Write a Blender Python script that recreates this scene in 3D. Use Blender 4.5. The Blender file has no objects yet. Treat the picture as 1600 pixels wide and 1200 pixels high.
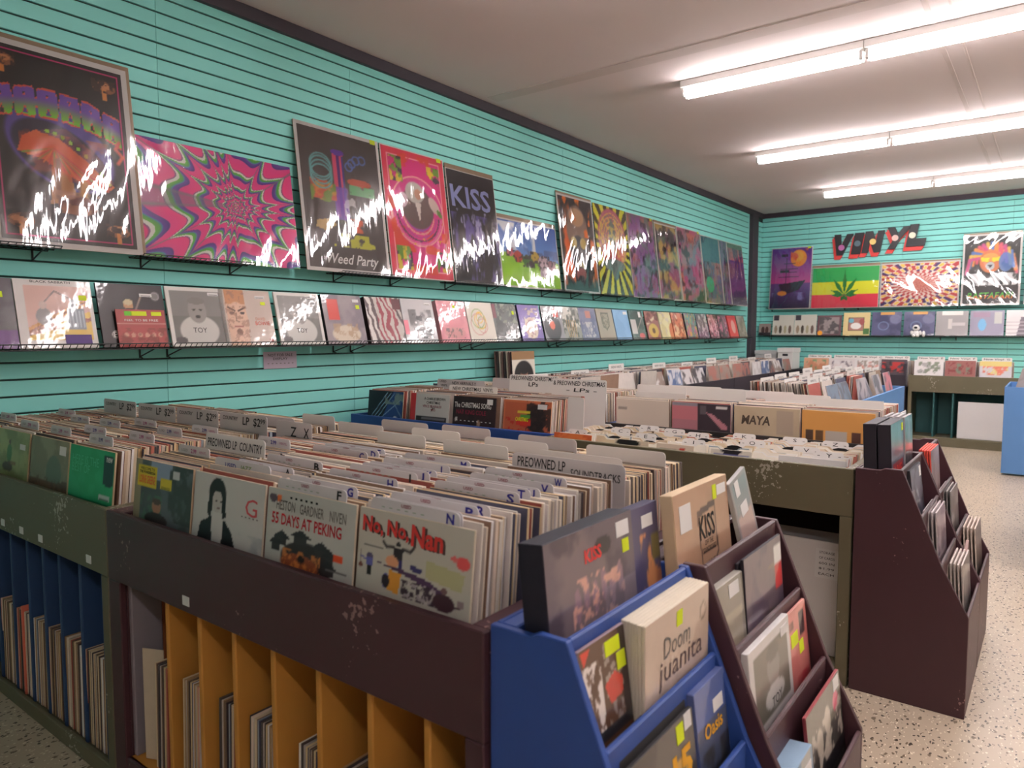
import bpy, bmesh, math, random
import numpy as np
from mathutils import Vector, Matrix

random.seed(7)
RNG = np.random.default_rng(7)
SC = bpy.context.scene
COL = SC.collection
R = math.radians

# ------------------------------------------------------------------ camera
cam_d = bpy.data.cameras.new('camera')
cam = bpy.data.objects.new('camera', cam_d)
COL.objects.link(cam)
CAMX, CAMZ = 3.698, 1.38
cam.location = (CAMX, 0, CAMZ)
cam.rotation_euler = (R(90 - 4.08), 0, R(37.15))
cam_d.sensor_width = 36.0
cam_d.lens = 1121.9 / 1600 * 36
cam_d.clip_start = 0.05
cam_d.dof.use_dof = True
cam_d.dof.focus_distance = 3.2
cam_d.dof.aperture_fstop = 4.5
SC.camera = cam

# ------------------------------------------------------------------ world, exposure
w = bpy.data.worlds.new('world'); SC.world = w; w.use_nodes = True
w.node_tree.nodes['Background'].inputs[0].default_value = (0.75, 0.8, 0.9, 1)
w.node_tree.nodes['Background'].inputs[1].default_value = 0.3
SC.view_settings.view_transform = 'Standard'
SC.view_settings.look = 'None'
SC.view_settings.gamma = 1
SC.view_settings.use_curve_mapping = False
SC.view_settings.exposure = 0.0
TUBE = 48.0          # tube emission

# ------------------------------------------------------------------ helpers
def lin(c):
    c = np.asarray(c, float) / 255.0
    return np.where(c <= .04045, c / 12.92, ((c + .055) / 1.055) ** 2.4)

MATS = {}
def mat(name, rgb=(200, 200, 200), rough=.6, vary=.0, scale=8.0, coat=0, spec=.4, metal=0, bump=0, emit=0, vdir=None):
    if name in MATS: return MATS[name]
    m = bpy.data.materials.new(name); m.use_nodes = True
    nt = m.node_tree; b = nt.nodes['Principled BSDF']
    c = lin(rgb)
    b.inputs['Roughness'].default_value = rough
    b.inputs['Specular IOR Level'].default_value = spec
    b.inputs['Metallic'].default_value = metal
    if coat:
        b.inputs['Coat Weight'].default_value = coat
        b.inputs['Coat Roughness'].default_value = .08
    if emit:
        b.inputs['Emission Color'].default_value = (*c, 1)
        b.inputs['Emission Strength'].default_value = emit
    b.inputs['Base Color'].default_value = (*c, 1)
    if vary:
        tc = nt.nodes.new('ShaderNodeTexCoord'); n = nt.nodes.new('ShaderNodeTexNoise')
        n.inputs['Scale'].default_value = scale; n.inputs['Detail'].default_value = 4
        nt.links.new(tc.outputs['Object'], n.inputs['Vector'])
        r = nt.nodes.new('ShaderNodeMix'); r.data_type = 'RGBA'
        r.inputs[6].default_value = (*np.clip(c * (1 - vary), 0, 1), 1)
        r.inputs[7].default_value = (*np.clip(c * (1 + vary), 0, 1), 1)
        nt.links.new(n.outputs['Fac'], r.inputs[0]); nt.links.new(r.outputs[2], b.inputs['Base Color'])
        if bump:
            bp = nt.nodes.new('ShaderNodeBump'); bp.inputs['Strength'].default_value = bump
            bp.inputs['Distance'].default_value = .01
            nt.links.new(n.outputs['Fac'], bp.inputs['Height']); nt.links.new(bp.outputs[0], b.inputs['Normal'])
    MATS[name] = m
    return m

def mat_worn(name, rgb, chip, rough=.5, amount=.62):
    """painted board with chips of bare colour along its edges and face"""
    if name in MATS: return MATS[name]
    m = mat(name, rgb, rough, vary=.10, scale=3)
    nt = m.node_tree; b = nt.nodes['Principled BSDF']
    src = b.inputs['Base Color'].links[0].from_socket
    tc = nt.nodes.new('ShaderNodeTexCoord'); n = nt.nodes.new('ShaderNodeTexNoise')
    n.inputs['Scale'].default_value = 75; n.inputs['Detail'].default_value = 3
    nt.links.new(tc.outputs['Object'], n.inputs['Vector'])
    n2 = nt.nodes.new('ShaderNodeTexNoise'); n2.inputs['Scale'].default_value = 4
    nt.links.new(tc.outputs['Object'], n2.inputs['Vector'])
    mu = nt.nodes.new('ShaderNodeMath'); mu.operation = 'MULTIPLY'
    nt.links.new(n.outputs['Fac'], mu.inputs[0]); nt.links.new(n2.outputs['Fac'], mu.inputs[1])
    cr = nt.nodes.new('ShaderNodeValToRGB'); cr.color_ramp.elements[0].position = amount * .70
    cr.color_ramp.elements[1].position = amount * .72
    nt.links.new(mu.outputs[0], cr.inputs[0])
    r = nt.nodes.new('ShaderNodeMix'); r.data_type = 'RGBA'
    nt.links.new(cr.outputs[0], r.inputs[0]); nt.links.new(src, r.inputs[6])
    r.inputs[7].default_value = (*lin(chip), 1)
    nt.links.new(r.outputs[2], b.inputs['Base Color'])
    return m

def mat_print(name, rough=.45, coat=0, bump=0, bscale=30):
    if name in MATS: return MATS[name]
    m = bpy.data.materials.new(name); m.use_nodes = True
    nt = m.node_tree; b = nt.nodes['Principled BSDF']
    a = nt.nodes.new('ShaderNodeAttribute'); a.attribute_name = 'ink'
    nt.links.new(a.outputs['Color'], b.inputs['Base Color'])
    b.inputs['Roughness'].default_value = rough
    b.inputs['Specular IOR Level'].default_value = .35
    if coat:
        b.inputs['Coat Weight'].default_value = coat; b.inputs['Coat Roughness'].default_value = .06
        tc = nt.nodes.new('ShaderNodeTexCoord'); n = nt.nodes.new('ShaderNodeTexNoise')
        n.inputs['Scale'].default_value = bscale; n.inputs['Detail'].default_value = 2
        nt.links.new(tc.outputs['Object'], n.inputs['Vector'])
        bp = nt.nodes.new('ShaderNodeBump'); bp.inputs['Strength'].default_value = bump; bp.inputs['Distance'].default_value = .004
        nt.links.new(n.outputs['Fac'], bp.inputs['Height']); nt.links.new(bp.outputs[0], b.inputs['Coat Normal'])
    MATS[name] = m
    return m

def mat_film(name, gloss=.12, rough=.05):
    """clear plastic film: mostly see-through, mirrors at a few percent"""
    if name in MATS: return MATS[name]
    m = bpy.data.materials.new(name); m.use_nodes = True
    nt = m.node_tree; nt.nodes.remove(nt.nodes['Principled BSDF'])
    out = nt.nodes['Material Output']
    t = nt.nodes.new('ShaderNodeBsdfTransparent'); g = nt.nodes.new('ShaderNodeBsdfGlossy')
    g.inputs['Roughness'].default_value = rough
    f = nt.nodes.new('ShaderNodeFresnel'); f.inputs['IOR'].default_value = 1.5
    ad = nt.nodes.new('ShaderNodeMath'); ad.operation = 'ADD'; ad.inputs[1].default_value = gloss
    tc = nt.nodes.new('ShaderNodeTexCoord'); n = nt.nodes.new('ShaderNodeTexNoise'); mp = nt.nodes.new('ShaderNodeMapping')
    mp.inputs['Scale'].default_value = (3, 1, .6); mp.inputs['Rotation'].default_value = (0, .3, 0); nt.links.new(tc.outputs['Object'], mp.inputs['Vector'])
    n.inputs['Scale'].default_value = 9; nt.links.new(mp.outputs[0], n.inputs['Vector'])
    bp = nt.nodes.new('ShaderNodeBump'); bp.inputs['Strength'].default_value = .12; bp.inputs['Distance'].default_value = .01
    nt.links.new(n.outputs['Fac'], bp.inputs['Height']); nt.links.new(bp.outputs[0], g.inputs['Normal'])
    mx = nt.nodes.new('ShaderNodeMixShader')
    nt.links.new(f.outputs[0], ad.inputs[0]); nt.links.new(ad.outputs[0], mx.inputs[0])
    nt.links.new(t.outputs[0], mx.inputs[1]); nt.links.new(g.outputs[0], mx.inputs[2])
    nt.links.new(mx.outputs[0], out.inputs['Surface'])
    MATS[name] = m
    return m

def link(name, me, m=None, parent=None, M=None):
    o = bpy.data.objects.new(name, me); COL.objects.link(o)
    if m is not None and me is not None and len(me.materials) == 0: me.materials.append(m)
    if parent is not None: o.parent = parent
    if M is not None: o.matrix_local = M
    return o

def tag(o, label=None, cat=None, group=None, kind=None):
    if label: o['label'] = label
    if cat: o['category'] = cat
    if group: o['group'] = group
    if kind: o['kind'] = kind
    return o

def thing(name, label, cat, loc=(0, 0, 0), group=None, M=None):
    o = bpy.data.objects.new(name, None); COL.objects.link(o)
    o.empty_display_size = .05
    if M is not None: o.matrix_world = M
    else: o.location = loc
    return tag(o, label, cat, group)

def pydata(name, v, f):
    me = bpy.data.meshes.new(name); me.from_pydata([tuple(map(float, p)) for p in v], [], f); me.update(); return me

CUBE_F = [(0, 3, 2, 1), (4, 5, 6, 7), (0, 1, 5, 4), (1, 2, 6, 5), (2, 3, 7, 6), (3, 0, 4, 7)]
def cube_v(a, b):
    (x0, y0, z0), (x1, y1, z1) = a, b
    return [(x0, y0, z0), (x1, y0, z0), (x1, y1, z0), (x0, y1, z0), (x0, y0, z1), (x1, y0, z1), (x1, y1, z1), (x0, y1, z1)]

class MB:
    def __init__(s): s.v = []; s.f = []; s.mi = []
    def box(s, a, b, mi=0):
        a2 = [min(p, q) for p, q in zip(a, b)]; b2 = [max(p, q) for p, q in zip(a, b)]
        return s.raw(cube_v(a2, b2), CUBE_F, mi)
    def raw(s, v, f, mi=0):
        n = len(s.v); s.v += [tuple(p) for p in v]; s.f += [tuple(i + n for i in q) for q in f]; s.mi += [mi] * len(f); return s
    def rod(s, p, q, r, n=5, mi=0):
        p = Vector(p); q = Vector(q); d = (q - p).normalized()
        a = d.orthogonal().normalized(); b = d.cross(a)
        v = []
        for e in (p, q):
            for k in range(n):
                t = 2 * math.pi * k / n; v.append(e + (a * math.cos(t) + b * math.sin(t)) * r)
        f = [(k, (k + 1) % n, n + (k + 1) % n, n + k) for k in range(n)] + [tuple(range(n - 1, -1, -1)), tuple(range(n, 2 * n))]
        return s.raw(v, f, mi)
    def prism(s, pts, axis, a, b, mi=0):
        """polygon pts (2D) extruded along axis from a to b"""
        def P(p, t):
            if axis == 0: return (t, p[0], p[1])
            if axis == 1: return (p[0], t, p[1])
            return (p[0], p[1], t)
        n = len(pts); v = [P(p, a) for p in pts] + [P(p, b) for p in pts]
        f = [(k, (k + 1) % n, n + (k + 1) % n, n + k) for k in range(n)] + [tuple(range(n - 1, -1, -1)), tuple(range(n, 2 * n))]
        return s.raw(v, f, mi)
    def mesh(s, name, mats=()):
        me = pydata(name, s.v, s.f)
        bm = bmesh.new(); bm.from_mesh(me); bmesh.ops.recalc_face_normals(bm, faces=bm.faces); bm.to_mesh(me); bm.free()
        for m in mats: me.materials.append(m)
        if len(mats) > 1: me.polygons.foreach_set('material_index', s.mi)
        return me

def bevel(me, w=.003, seg=1):
    bm = bmesh.new(); bm.from_mesh(me)
    bmesh.ops.bevel(bm, geom=bm.edges[:], offset=w, segments=seg, affect='EDGES', clamp_overlap=True)
    bm.to_mesh(me); bm.free(); return me

def part(name, parent, a, b, m, bev=.003, label=None):
    """box part given in WORLD coordinates, parent at pure translation"""
    o = Vector(parent.location) if parent else Vector((0, 0, 0))
    c = (Vector(a) + Vector(b)) / 2
    h = (Vector(b) - Vector(a)) / 2; h = Vector((abs(h.x), abs(h.y), abs(h.z)))
    me = pydata(name, cube_v(tuple(-h), tuple(h)), CUBE_F)
    if bev: bevel(me, min(bev, min(h) * .8))
    ob = link(name, me, m, parent); ob.location = c - o
    if label: ob['label'] = label
    return ob

def basis(origin, r, n, tilt=0.0, roll=0.0):
    """local X = r (viewer's right), Z = up, -Y = facing n; tilt leans the top back"""
    r = Vector(r).normalized(); n = Vector(n).normalized(); u = Vector((0, 0, 1))
    u2 = u * math.cos(tilt) - n * math.sin(tilt); n2 = n * math.cos(tilt) + u * math.sin(tilt)
    if roll:
        r, u2 = r * math.cos(roll) + u2 * math.sin(roll), u2 * math.cos(roll) - r * math.sin(roll)
    M = Matrix.Identity(4)
    for i in range(3):
        M[i][0] = r[i]; M[i][1] = -n2[i]; M[i][2] = u2[i]; M[i][3] = origin[i]
    return M
PX, PY = ((0, 1, 0), (1, 0, 0)), ((1, 0, 0), (0, -1, 0))      # (right, facing) of things facing +X, and of things facing the camera (-Y)
NY = ((-1, 0, 0), (0, 1, 0))

# ---- printed art: a small raster painted into per-vertex ink colours
def vnoise(x, y, seed=0):
    def h(i, j):
        t = np.sin(i * 127.1 + j * 311.7 + seed * 74.7) * 43758.5453
        return t - np.floor(t)
    i = np.floor(x); j = np.floor(y); fx = x - i; fy = y - j
    fx = fx * fx * (3 - 2 * fx); fy = fy * fy * (3 - 2 * fy)
    return (h(i, j) * (1 - fx) + h(i + 1, j) * fx) * (1 - fy) + (h(i, j + 1) * (1 - fx) + h(i + 1, j + 1) * fx) * fy
def fbm(x, y, seed=0, o=4):
    s = 0; a = .5
    for k in range(o): s = s + a * vnoise(x * 2 ** k, y * 2 ** k, seed + k); a *= .5
    return s / (1 - .5 ** o)

class Art:
    def __init__(s, nx, ny, bg=(255, 255, 255), asp=1.0, v0=0.0):
        s.nx, s.ny = nx, ny; s.v0 = v0
        u, v = np.meshgrid(np.linspace(0, 1, nx + 1), np.linspace(0, 1, ny + 1))
        s.u = u; s.vv = v; s.v = (v - v0) / (1 - v0); s.asp = asp / (1 - v0)            # asp = width / height
        s.c = np.empty(u.shape + (3,)); s.c[:] = bg
    def put(s, mask, c, a=1.0):
        k = np.clip(np.asarray(mask, float), 0, 1)[..., None] * a
        s.c = s.c * (1 - k) + np.asarray(c, float) * k; return s
    def rect(s, u0, v0, u1, v1, c, a=1): return s.put((s.u >= u0) & (s.u <= u1) & (s.v >= v0) & (s.v <= v1), c, a)
    def ell(s, cu, cv, ru, rv, c, a=1, rot=0):
        du = (s.u - cu) * s.asp; dv = s.v - cv
        x = du * math.cos(rot) + dv * math.sin(rot); y = -du * math.sin(rot) + dv * math.cos(rot)
        return s.put(np.clip((1 - np.hypot(x / (ru * s.asp), y / rv)) * 12 + .5, 0, 1), c, a)
    def ring(s, cu, cv, r, wd, c, a=1):
        d = np.hypot((s.u - cu) * s.asp, s.v - cv); return s.put(np.clip(1.5 - abs(d - r) / wd, 0, 1), c, a)
    def poly(s, pts, c, a=1):
        ins = np.zeros(s.u.shape, bool); n = len(pts); j = n - 1
        for i in range(n):
            (xi, yi), (xj, yj) = pts[i], pts[j]
            if yi != yj:
                k = ((yi > s.v) != (yj > s.v)) & (s.u < (xj - xi) * (s.v - yi) / (yj - yi) + xi); ins ^= k
            j = i
        return s.put(ins, c, a)
    def line(s, pts, wd, c, a=1):
        for (x0, y0), (x1, y1) in zip(pts[:-1], pts[1:]):
            dx, dy = (x1 - x0) * s.asp, y1 - y0; L = dx * dx + dy * dy + 1e-9
            t = np.clip(((s.u - x0) * s.asp * dx + (s.v - y0) * dy) / L, 0, 1)
            d = np.hypot((s.u - x0) * s.asp - t * dx, s.v - y0 - t * dy)
            s.put(np.clip(1.5 - d / wd, 0, 1), c, a)
        return s
    def grad(s, c0, c1, v0=0, v1=1):
        t = np.clip((s.v - v0) / (v1 - v0), 0, 1); m = (s.v >= min(v0, v1)) & (s.v <= max(v0, v1))
        g = np.asarray(c0, float) * (1 - t[..., None]) + np.asarray(c1, float) * t[..., None]
        s.c = np.where(m[..., None], g, s.c); return s
    def cloud(s, c, sc=4, lo=.45, hi=.6, seed=0, a=1, box=None, su=1.0):
        t = fbm(s.u * sc * s.asp * su, s.v * sc, seed); k = np.clip((t - lo) / (hi - lo), 0, 1)
        if box: k = k * ((s.u >= box[0]) & (s.v >= box[1]) & (s.u <= box[2]) & (s.v <= box[3]))
        return s.put(k, c, a)
    def frame(s, wd, c):
        return s.put((s.u < wd / s.asp) | (s.u > 1 - wd / s.asp) | (s.v < wd) | (s.v > 1 - wd), c)
    def mesh(s, name, W, H, m):
        nx, ny = s.nx, s.ny
        n = (nx + 1) * (ny + 1)
        co = np.empty((n, 3)); co[:, 0] = (s.u.ravel() - .5) * W; co[:, 1] = 0; co[:, 2] = s.vv.ravel() * H
        i = np.arange(nx); j = np.arange(ny); I, J = np.meshgrid(i, j); a = (J * (nx + 1) + I).ravel()
        q = np.stack([a, a + 1, a + nx + 2, a + nx + 1], 1)
        me = bpy.data.meshes.new(name)
        me.vertices.add(n); me.vertices.foreach_set('co', co.ravel())
        me.loops.add(q.size); me.loops.foreach_set('vertex_index', q.ravel())
        me.polygons.add(len(q)); me.polygons.foreach_set('loop_start', np.arange(0, q.size, 4))
        me.update(calc_edges=True)
        at = me.color_attributes.new('ink', 'FLOAT_COLOR', 'POINT')
        rgba = np.ones((n, 4)); rgba[:, :3] = lin(np.clip(s.c.reshape(-1, 3), 0, 255)); at.data.foreach_set('color', rgba.ravel())
        me.materials.append(m)
        return me

TXT = {}
def text_mesh(s, W, H, m, bold=0, shear=0, depth=.0006):
    key = (s, round(W, 4), round(H, 4), m.name, bold, shear)
    if key in TXT: return TXT[key]
    cu = bpy.data.curves.new('txt', 'FONT'); cu.body = s; cu.resolution_u = 2; cu.shear = shear; cu.offset = bold; cu.fill_mode = 'FRONT'
    ob = bpy.data.objects.new('txt', cu); COL.objects.link(ob)
    me = bpy.data.meshes.new_from_object(ob)
    bpy.data.objects.remove(ob); bpy.data.curves.remove(cu)
    n = len(me.vertices); co = np.empty(n * 3); me.vertices.foreach_get('co', co); co = co.reshape(-1, 3)
    lo, hi = co.min(0), co.max(0)
    out = np.zeros_like(co)
    out[:, 0] = ((co[:, 0] - lo[0]) / (hi[0] - lo[0] + 1e-9) - .5) * W
    out[:, 2] = ((co[:, 1] - lo[1]) / (hi[1] - lo[1] + 1e-9) - .5) * H
    me.vertices.foreach_set('co', out.ravel()); me.materials.clear(); me.materials.append(m); me.update()
    TXT[key] = me
    return me
V0 = {}          # covers whose lower part is hidden in a bin: print positions are packed into the part above
def text(parent, s, cx, cz, W, H, m, y=-.0015, **k):
    if parent.name in V0: cz = V0[parent.name] * LP + (1 - V0[parent.name]) * cz; H *= .78
    o = link('lettering', text_mesh(s, W, H, m, **k), None, parent); o.location = (cx, y, cz); return o

BLACK = mat('ink_black', (22, 20, 22), .6); RED = mat('ink_red', (196, 44, 46), .6); NAVY = mat('ink_navy', (44, 40, 140), .6)
WHITE = mat('ink_white', (236, 234, 230), .6); INKRED = mat('ink_maroon', (140, 30, 60), .6); GOLD = mat('ink_gold', (232, 170, 40), .6)
YEL = mat('sticker_yellow', (222, 240, 30), .5); LBL = mat('sticker_white', (232, 230, 228), .5); ORANGE = mat('sticker_orange', (236, 110, 50), .5)
PINKINK = mat('ink_pink', (170, 60, 130), .6); GRAYINK = mat('ink_grey', (120, 116, 112), .6); BLUEINK = mat('ink_lightblue', (90, 110, 190), .6)
STK = {}
def sticker(parent, cx, cz, W=.035, H=.022, m=None, y=-.0012, roll=0, bar=False):
    m = m or LBL; k = (round(W, 3), round(H, 3), m.name)
    if k not in STK:
        b = MB().box((-W / 2, -.0004, -H / 2), (W / 2, .0004, H / 2)); STK[k] = b.mesh('sticker', [m])
    o = link('price_sticker', STK[k], None, parent); o.location = (cx, y, cz); o.rotation_euler = (0, roll, 0)
    if bar:
        b = ('bar', round(W, 3))
        if b not in STK: STK[b] = MB().box((-W * .4, -.0003, -H * .12), (W * .4, .0003, H * .12)).mesh('barcode', [GRAYINK])
        q = link('barcode', STK[b], None, o); q.location = (0, -.0006, -H * .2)
    return o

# ------------------------------------------------------------------ room shell
YB = 11.287; ZC = 3.2; XR = 7.6; YF = -5.0
TEAL = mat('teal_paint', (136, 216, 208), .55, vary=.05, scale=2.5)
GROOVE = mat('groove_dark', (40, 62, 58), .7)
TRIM = mat('charcoal_trim', (62, 54, 62), .6, vary=.08)
def floor_mat():
    m = mat('terrazzo_tile', (194, 178, 156), .32, vary=.06, scale=1.2)
    nt = m.node_tree; b = nt.nodes['Principled BSDF']; src = b.inputs['Base Color'].links[0].from_socket
    tc = nt.nodes.new('ShaderNodeTexCoord'); mp = nt.nodes.new('ShaderNodeMapping'); mp.inputs['Scale'].default_value = (1, .6, 1); mp.inputs['Rotation'].default_value = (0, 0, .5)
    nt.links.new(tc.outputs['Object'], mp.inputs['Vector'])
    nz = nt.nodes.new('ShaderNodeTexNoise'); nz.inputs['Scale'].default_value = 60
    nt.links.new(mp.outputs[0], nz.inputs['Vector'])
    ad = nt.nodes.new('ShaderNodeVectorMath'); ad.operation = 'SCALE'; ad.inputs['Scale'].default_value = .02
    nt.links.new(nz.outputs['Color'], ad.inputs[0])
    a2 = nt.nodes.new('ShaderNodeVectorMath'); a2.operation = 'ADD'; nt.links.new(mp.outputs[0], a2.inputs[0]); nt.links.new(ad.outputs[0], a2.inputs[1])
    for sc, pos, col in ((55, .20, (70, 60, 50)), (38, .17, (120, 104, 84)), (80, .18, (236, 226, 206))):
        v = nt.nodes.new('ShaderNodeTexVoronoi'); v.inputs['Scale'].default_value = sc; v.inputs['Randomness'].default_value = 1
        nt.links.new(a2.outputs[0], v.inputs['Vector'])
        cr = nt.nodes.new('ShaderNodeValToRGB'); cr.color_ramp.elements[0].position = pos; cr.color_ramp.elements[1].position = pos + .05
        cr.color_ramp.elements[0].color = (1, 1, 1, 1); cr.color_ramp.elements[1].color = (0, 0, 0, 1)
        nt.links.new(v.outputs['Distance'], cr.inputs[0])
        mx = nt.nodes.new('ShaderNodeMix'); mx.data_type = 'RGBA'
        nt.links.new(cr.outputs[0], mx.inputs[0]); nt.links.new(src, mx.inputs[6]); mx.inputs[7].default_value = (*lin(col), 1)
        src = mx.outputs[2]
    nt.links.new(src, b.inputs['Base Color'])
    return m
def struct(name, a, b, m, bev=0, label=None):
    o = part(name, None, a, b, m, bev); o['kind'] = 'structure'
    if label: o['label'] = label
    return o
struct('floor', (-.1, YF, -.1), (XR, YB + .1, 0), floor_mat(), label='speckled cream terrazzo tile shop floor')
CEIL = mat('ceiling_plaster', (216, 202, 200), .85, vary=.06, scale=1.1, bump=.25)
ceil = struct('ceiling', (-.1, YF, ZC), (XR, YB + .1, ZC + .1), CEIL, label='pale plaster ceiling with taped seams')
TAPE = mat('ceiling_tape', (204, 190, 186), .9, vary=.08, scale=5)
def cpart(name, a, b, m):
    o = part(name, None, a, b, m, .002); o.parent = ceil; o.location = Vector(o.location) - Vector(ceil.location); return o
cpart('seam_tape', (.1, 4.43, ZC - .004), (5.6, 4.56, ZC + .002), TAPE)
cpart('seam_tape', (3.02, 4.6, ZC - .003), (3.05, 9.9, ZC + .002), TAPE)
cpart('seam_tape', (3.14, 4.6, ZC - .003), (3.155, 9.9, ZC + .002), TAPE)

G0 = 3.075; GS = .0762
def slat_mesh(L):
    hh = GS / 2 - .0045; me_b = MB()
    me_b.prism([(-.012, -hh), (-.002, -hh), (0, -hh + .003), (0, hh - .003), (-.002, hh), (-.012, hh)], 1, -L / 2 + .0012, L / 2 - .0012)
    v = [(p[0], p[1], p[2]) for p in me_b.v]; me_b.v = v
    return me_b.mesh('slat', [TEAL])
wall_l = struct('wall_left', (-.1, YF, 0), (-.012, YB + .1, ZC), GROOVE, label='left wall of turquoise slatted panels')
SEAM = [1.9 + 1.251 * k for k in range(-2, 8)]
def wslat(wall, me, loc, rz=0):
    o = link('slat', me, None, wall); o.location = Vector(loc) - Vector(wall.location); o.rotation_euler = (0, 0, rz); return o
rows = [G0 - GS / 2 - GS * k for k in range(31)]
sm = slat_mesh(1.251)
for k in range(len(SEAM) - 1):
    for z in rows: wslat(wall_l, sm, (0, (SEAM[k] + SEAM[k + 1]) / 2, z))
def wpart(name, wall, a, b, m, bev=.002):
    o = part(name, None, a, b, m, bev); o.parent = wall; o.location = Vector(o.location) - Vector(wall.location); return o
wpart('wall_panel', wall_l, (-.02, YF, 0), (0, SEAM[-1], rows[-1] - GS / 2), TEAL)
wpart('wall_panel', wall_l, (-.02, YF, rows[-1] - GS / 2), (0, SEAM[0], ZC), TEAL)
wpart('wall_panel', wall_l, (-.02, SEAM[0], G0 + .0045), (0, SEAM[-1], ZC), TEAL)
wpart('wall_panel', wall_l, (-.02, SEAM[-1], 0), (0, 10.7, ZC), TEAL)
se = slat_mesh(.34)
for z in rows: wslat(wall_l, se, (0, 11.12, z))
wpart('wall_panel', wall_l, (-.02, 10.95, 0), (0, YB, rows[-1] - GS / 2), TEAL)
wall_b = struct('wall_back', (-.1, YB + .012, 0), (XR, YB + .1, ZC), GROOVE, label='back wall of turquoise slatted panels')
for (x0, x1) in ((0, .69), (.69, 1.94), (1.94, 3.19), (3.19, 4.44), (4.44, 5.69)):
    mb_ = slat_mesh(x1 - x0)
    for z in rows: wslat(wall_b, mb_, ((x0 + x1) / 2, YB, z), -math.pi / 2)
wpart('wall_panel', wall_b, (0, YB, 0), (5.69, YB + .02, rows[-1] - GS / 2), TEAL)
wpart('wall_panel', wall_b, (0, YB, G0 + .0045), (5.69, YB + .02, ZC), TEAL)
wpart('wall_panel', wall_b, (5.69, YB, 0), (XR, YB + .02, ZC), TEAL)
PALEW = mat('far_wall_paint', (214, 208, 198), .8, vary=.05, scale=1)
struct('wall_right', (XR, YF, 0), (XR + .1, YB + .1, ZC), PALEW, label='plain off-white side wall')
wall_f = struct('wall_front', (-.1, YF - .1, 0), (XR, YF, ZC), PALEW, label='plain off-white front wall')
t1 = struct('trim_1', (-.01, YF, ZC - .075), (.03, YB, ZC), TRIM, .003, 'dark trim strip between left wall and ceiling')
t2 = struct('trim_2', (0, YB - .03, ZC - .07), (XR, YB + .01, ZC), TRIM, .003, 'dark trim strip between back wall and ceiling')
t3 = struct('trim_3', (-.01, 10.70, 0), (.06, 10.93, ZC - .07), TRIM, .003, 'dark vertical trim post near the far corner')

# ------------------------------------------------------------------ fluorescent strip lights
HOUS = mat('lamp_housing', (232, 230, 226), .4); TUBEM = mat('lamp_tube', (255, 247, 248), .3, emit=TUBE); SOCK = mat('lamp_socket', (206, 204, 200), .5)
tube_me = MB().rod((-.575, 0, 0), (.575, 0, 0), .016, 10).mesh('tube', [TUBEM])
def hous_mesh():
    m = MB(); m.prism([(-.055, .075), (.055, .075), (.055, .03), (.03, .012), (-.03, .012), (-.055, .03)], 0, -.608, .608); return m.mesh('housing', [HOUS])
hm = hous_mesh()
sock_me = bevel(MB().box((-.010, -.014, -.026), (.010, .014, .03)).mesh('socket', [SOCK]), .004)
def strip(x, y, label, group):
    t = thing('strip_light', label, 'light', (x, y, ZC - .077), group)
    link('housing', hm, None, t)
    for s in (-1, 1):
        o = link('tube', tube_me, None, t); o.location = (0, s * .034, -.016)
        for e in (-1, 1):
            q = link('lamp_holder', sock_me, None, t); q.location = (e * .59, s * .034, -.010)
ordn = ('first', 'second', 'third', 'fourth')
for rw, (y, xs, nm) in enumerate(((5.05, 1.44, 'nearest visible row'), (7.42, 1.19, 'middle visible row'), (9.78, 1.25, 'row nearest the back wall'))):
    for k in range(4):
        strip(xs + .61 + 1.22 * k, y, 'twin tube strip light, %s from the left wall in the %s' % (ordn[k], nm), 'ceiling strip lights')
for y, xs, nm in ((2.68, 1.40, 'just ahead of the camera'), (-.80, 3.7, 'behind the camera')):
    for k in range(4):
        if xs + 1.22 * (k + 1) < XR and (y > 0 or k < 2): strip(xs + .61 + 1.22 * k, y, 'ceiling strip light, %s from the left wall, %s' % (ordn[k], nm), 'ceiling strip lights')

# ------------------------------------------------------------------ wire shelves
WIRE = mat('black_wire', (26, 24, 26), .4)
def wire_shelf(y0, y1, z, depth, lip, label, group, step=.028):
    t = thing('wire_shelf', label, 'shelf', (0, (y0 + y1) / 2, z), group); L = (y1 - y0) / 2
    f = MB()
    for x in (.012, depth * .5, depth): f.rod((x, -L, 0), (x, L, 0), .003)
    if lip: f.rod((depth + lip * .7, -L, lip * .75), (depth + lip * .7, L, lip * .75), .003)
    link('frame', f.mesh('frame', [WIRE]), None, t)
    wv = MB(); n = int((y1 - y0) / step)
    for k in range(n + 1):
        yy = -L + 2 * L * k / n
        wv.rod((.006, yy, .004), (depth, yy, .004), .0018, 4)
        if lip: wv.rod((depth, yy, .004), (depth + lip * .7, yy, lip * .75), .0018, 4)
    o = link('wires', wv.mesh('wires', [WIRE]), None, t); o['kind'] = 'stuff'
    for s in (-1, 1):
        b = MB(); yy = s * (L - .06)
        b.rod((.0, yy, -.045), (depth * .8, yy, -.004), .0035); b.rod((.003, yy, -.05), (.003, yy, .03), .0045)
        b.rod((.0, yy, -.045), (.03, yy, -.05), .0035)
        link('bracket', b.mesh('bracket', [WIRE]), None, t)
    return t
ZL, ZU = 1.303, 1.752
low = [-.05 + 1.22 * k for k in range(10)]
wh = ('below the far left grey and pink albums', 'below the black and beige albums', 'below the zebra striped album', 'below the pink album', 'below the purple album', 'below the blue grey album', 'below the pale blue album', 'below the cream album', 'ending at the red album by the post')
for k in range(1, 9):
    y0 = low[k] - .55; y1 = y0 + 1.2
    wire_shelf(y0, min(y1, 10.4), ZL, .185, .035, 'black wire album shelf on the left wall ' + wh[k], 'album wire shelves')
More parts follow.
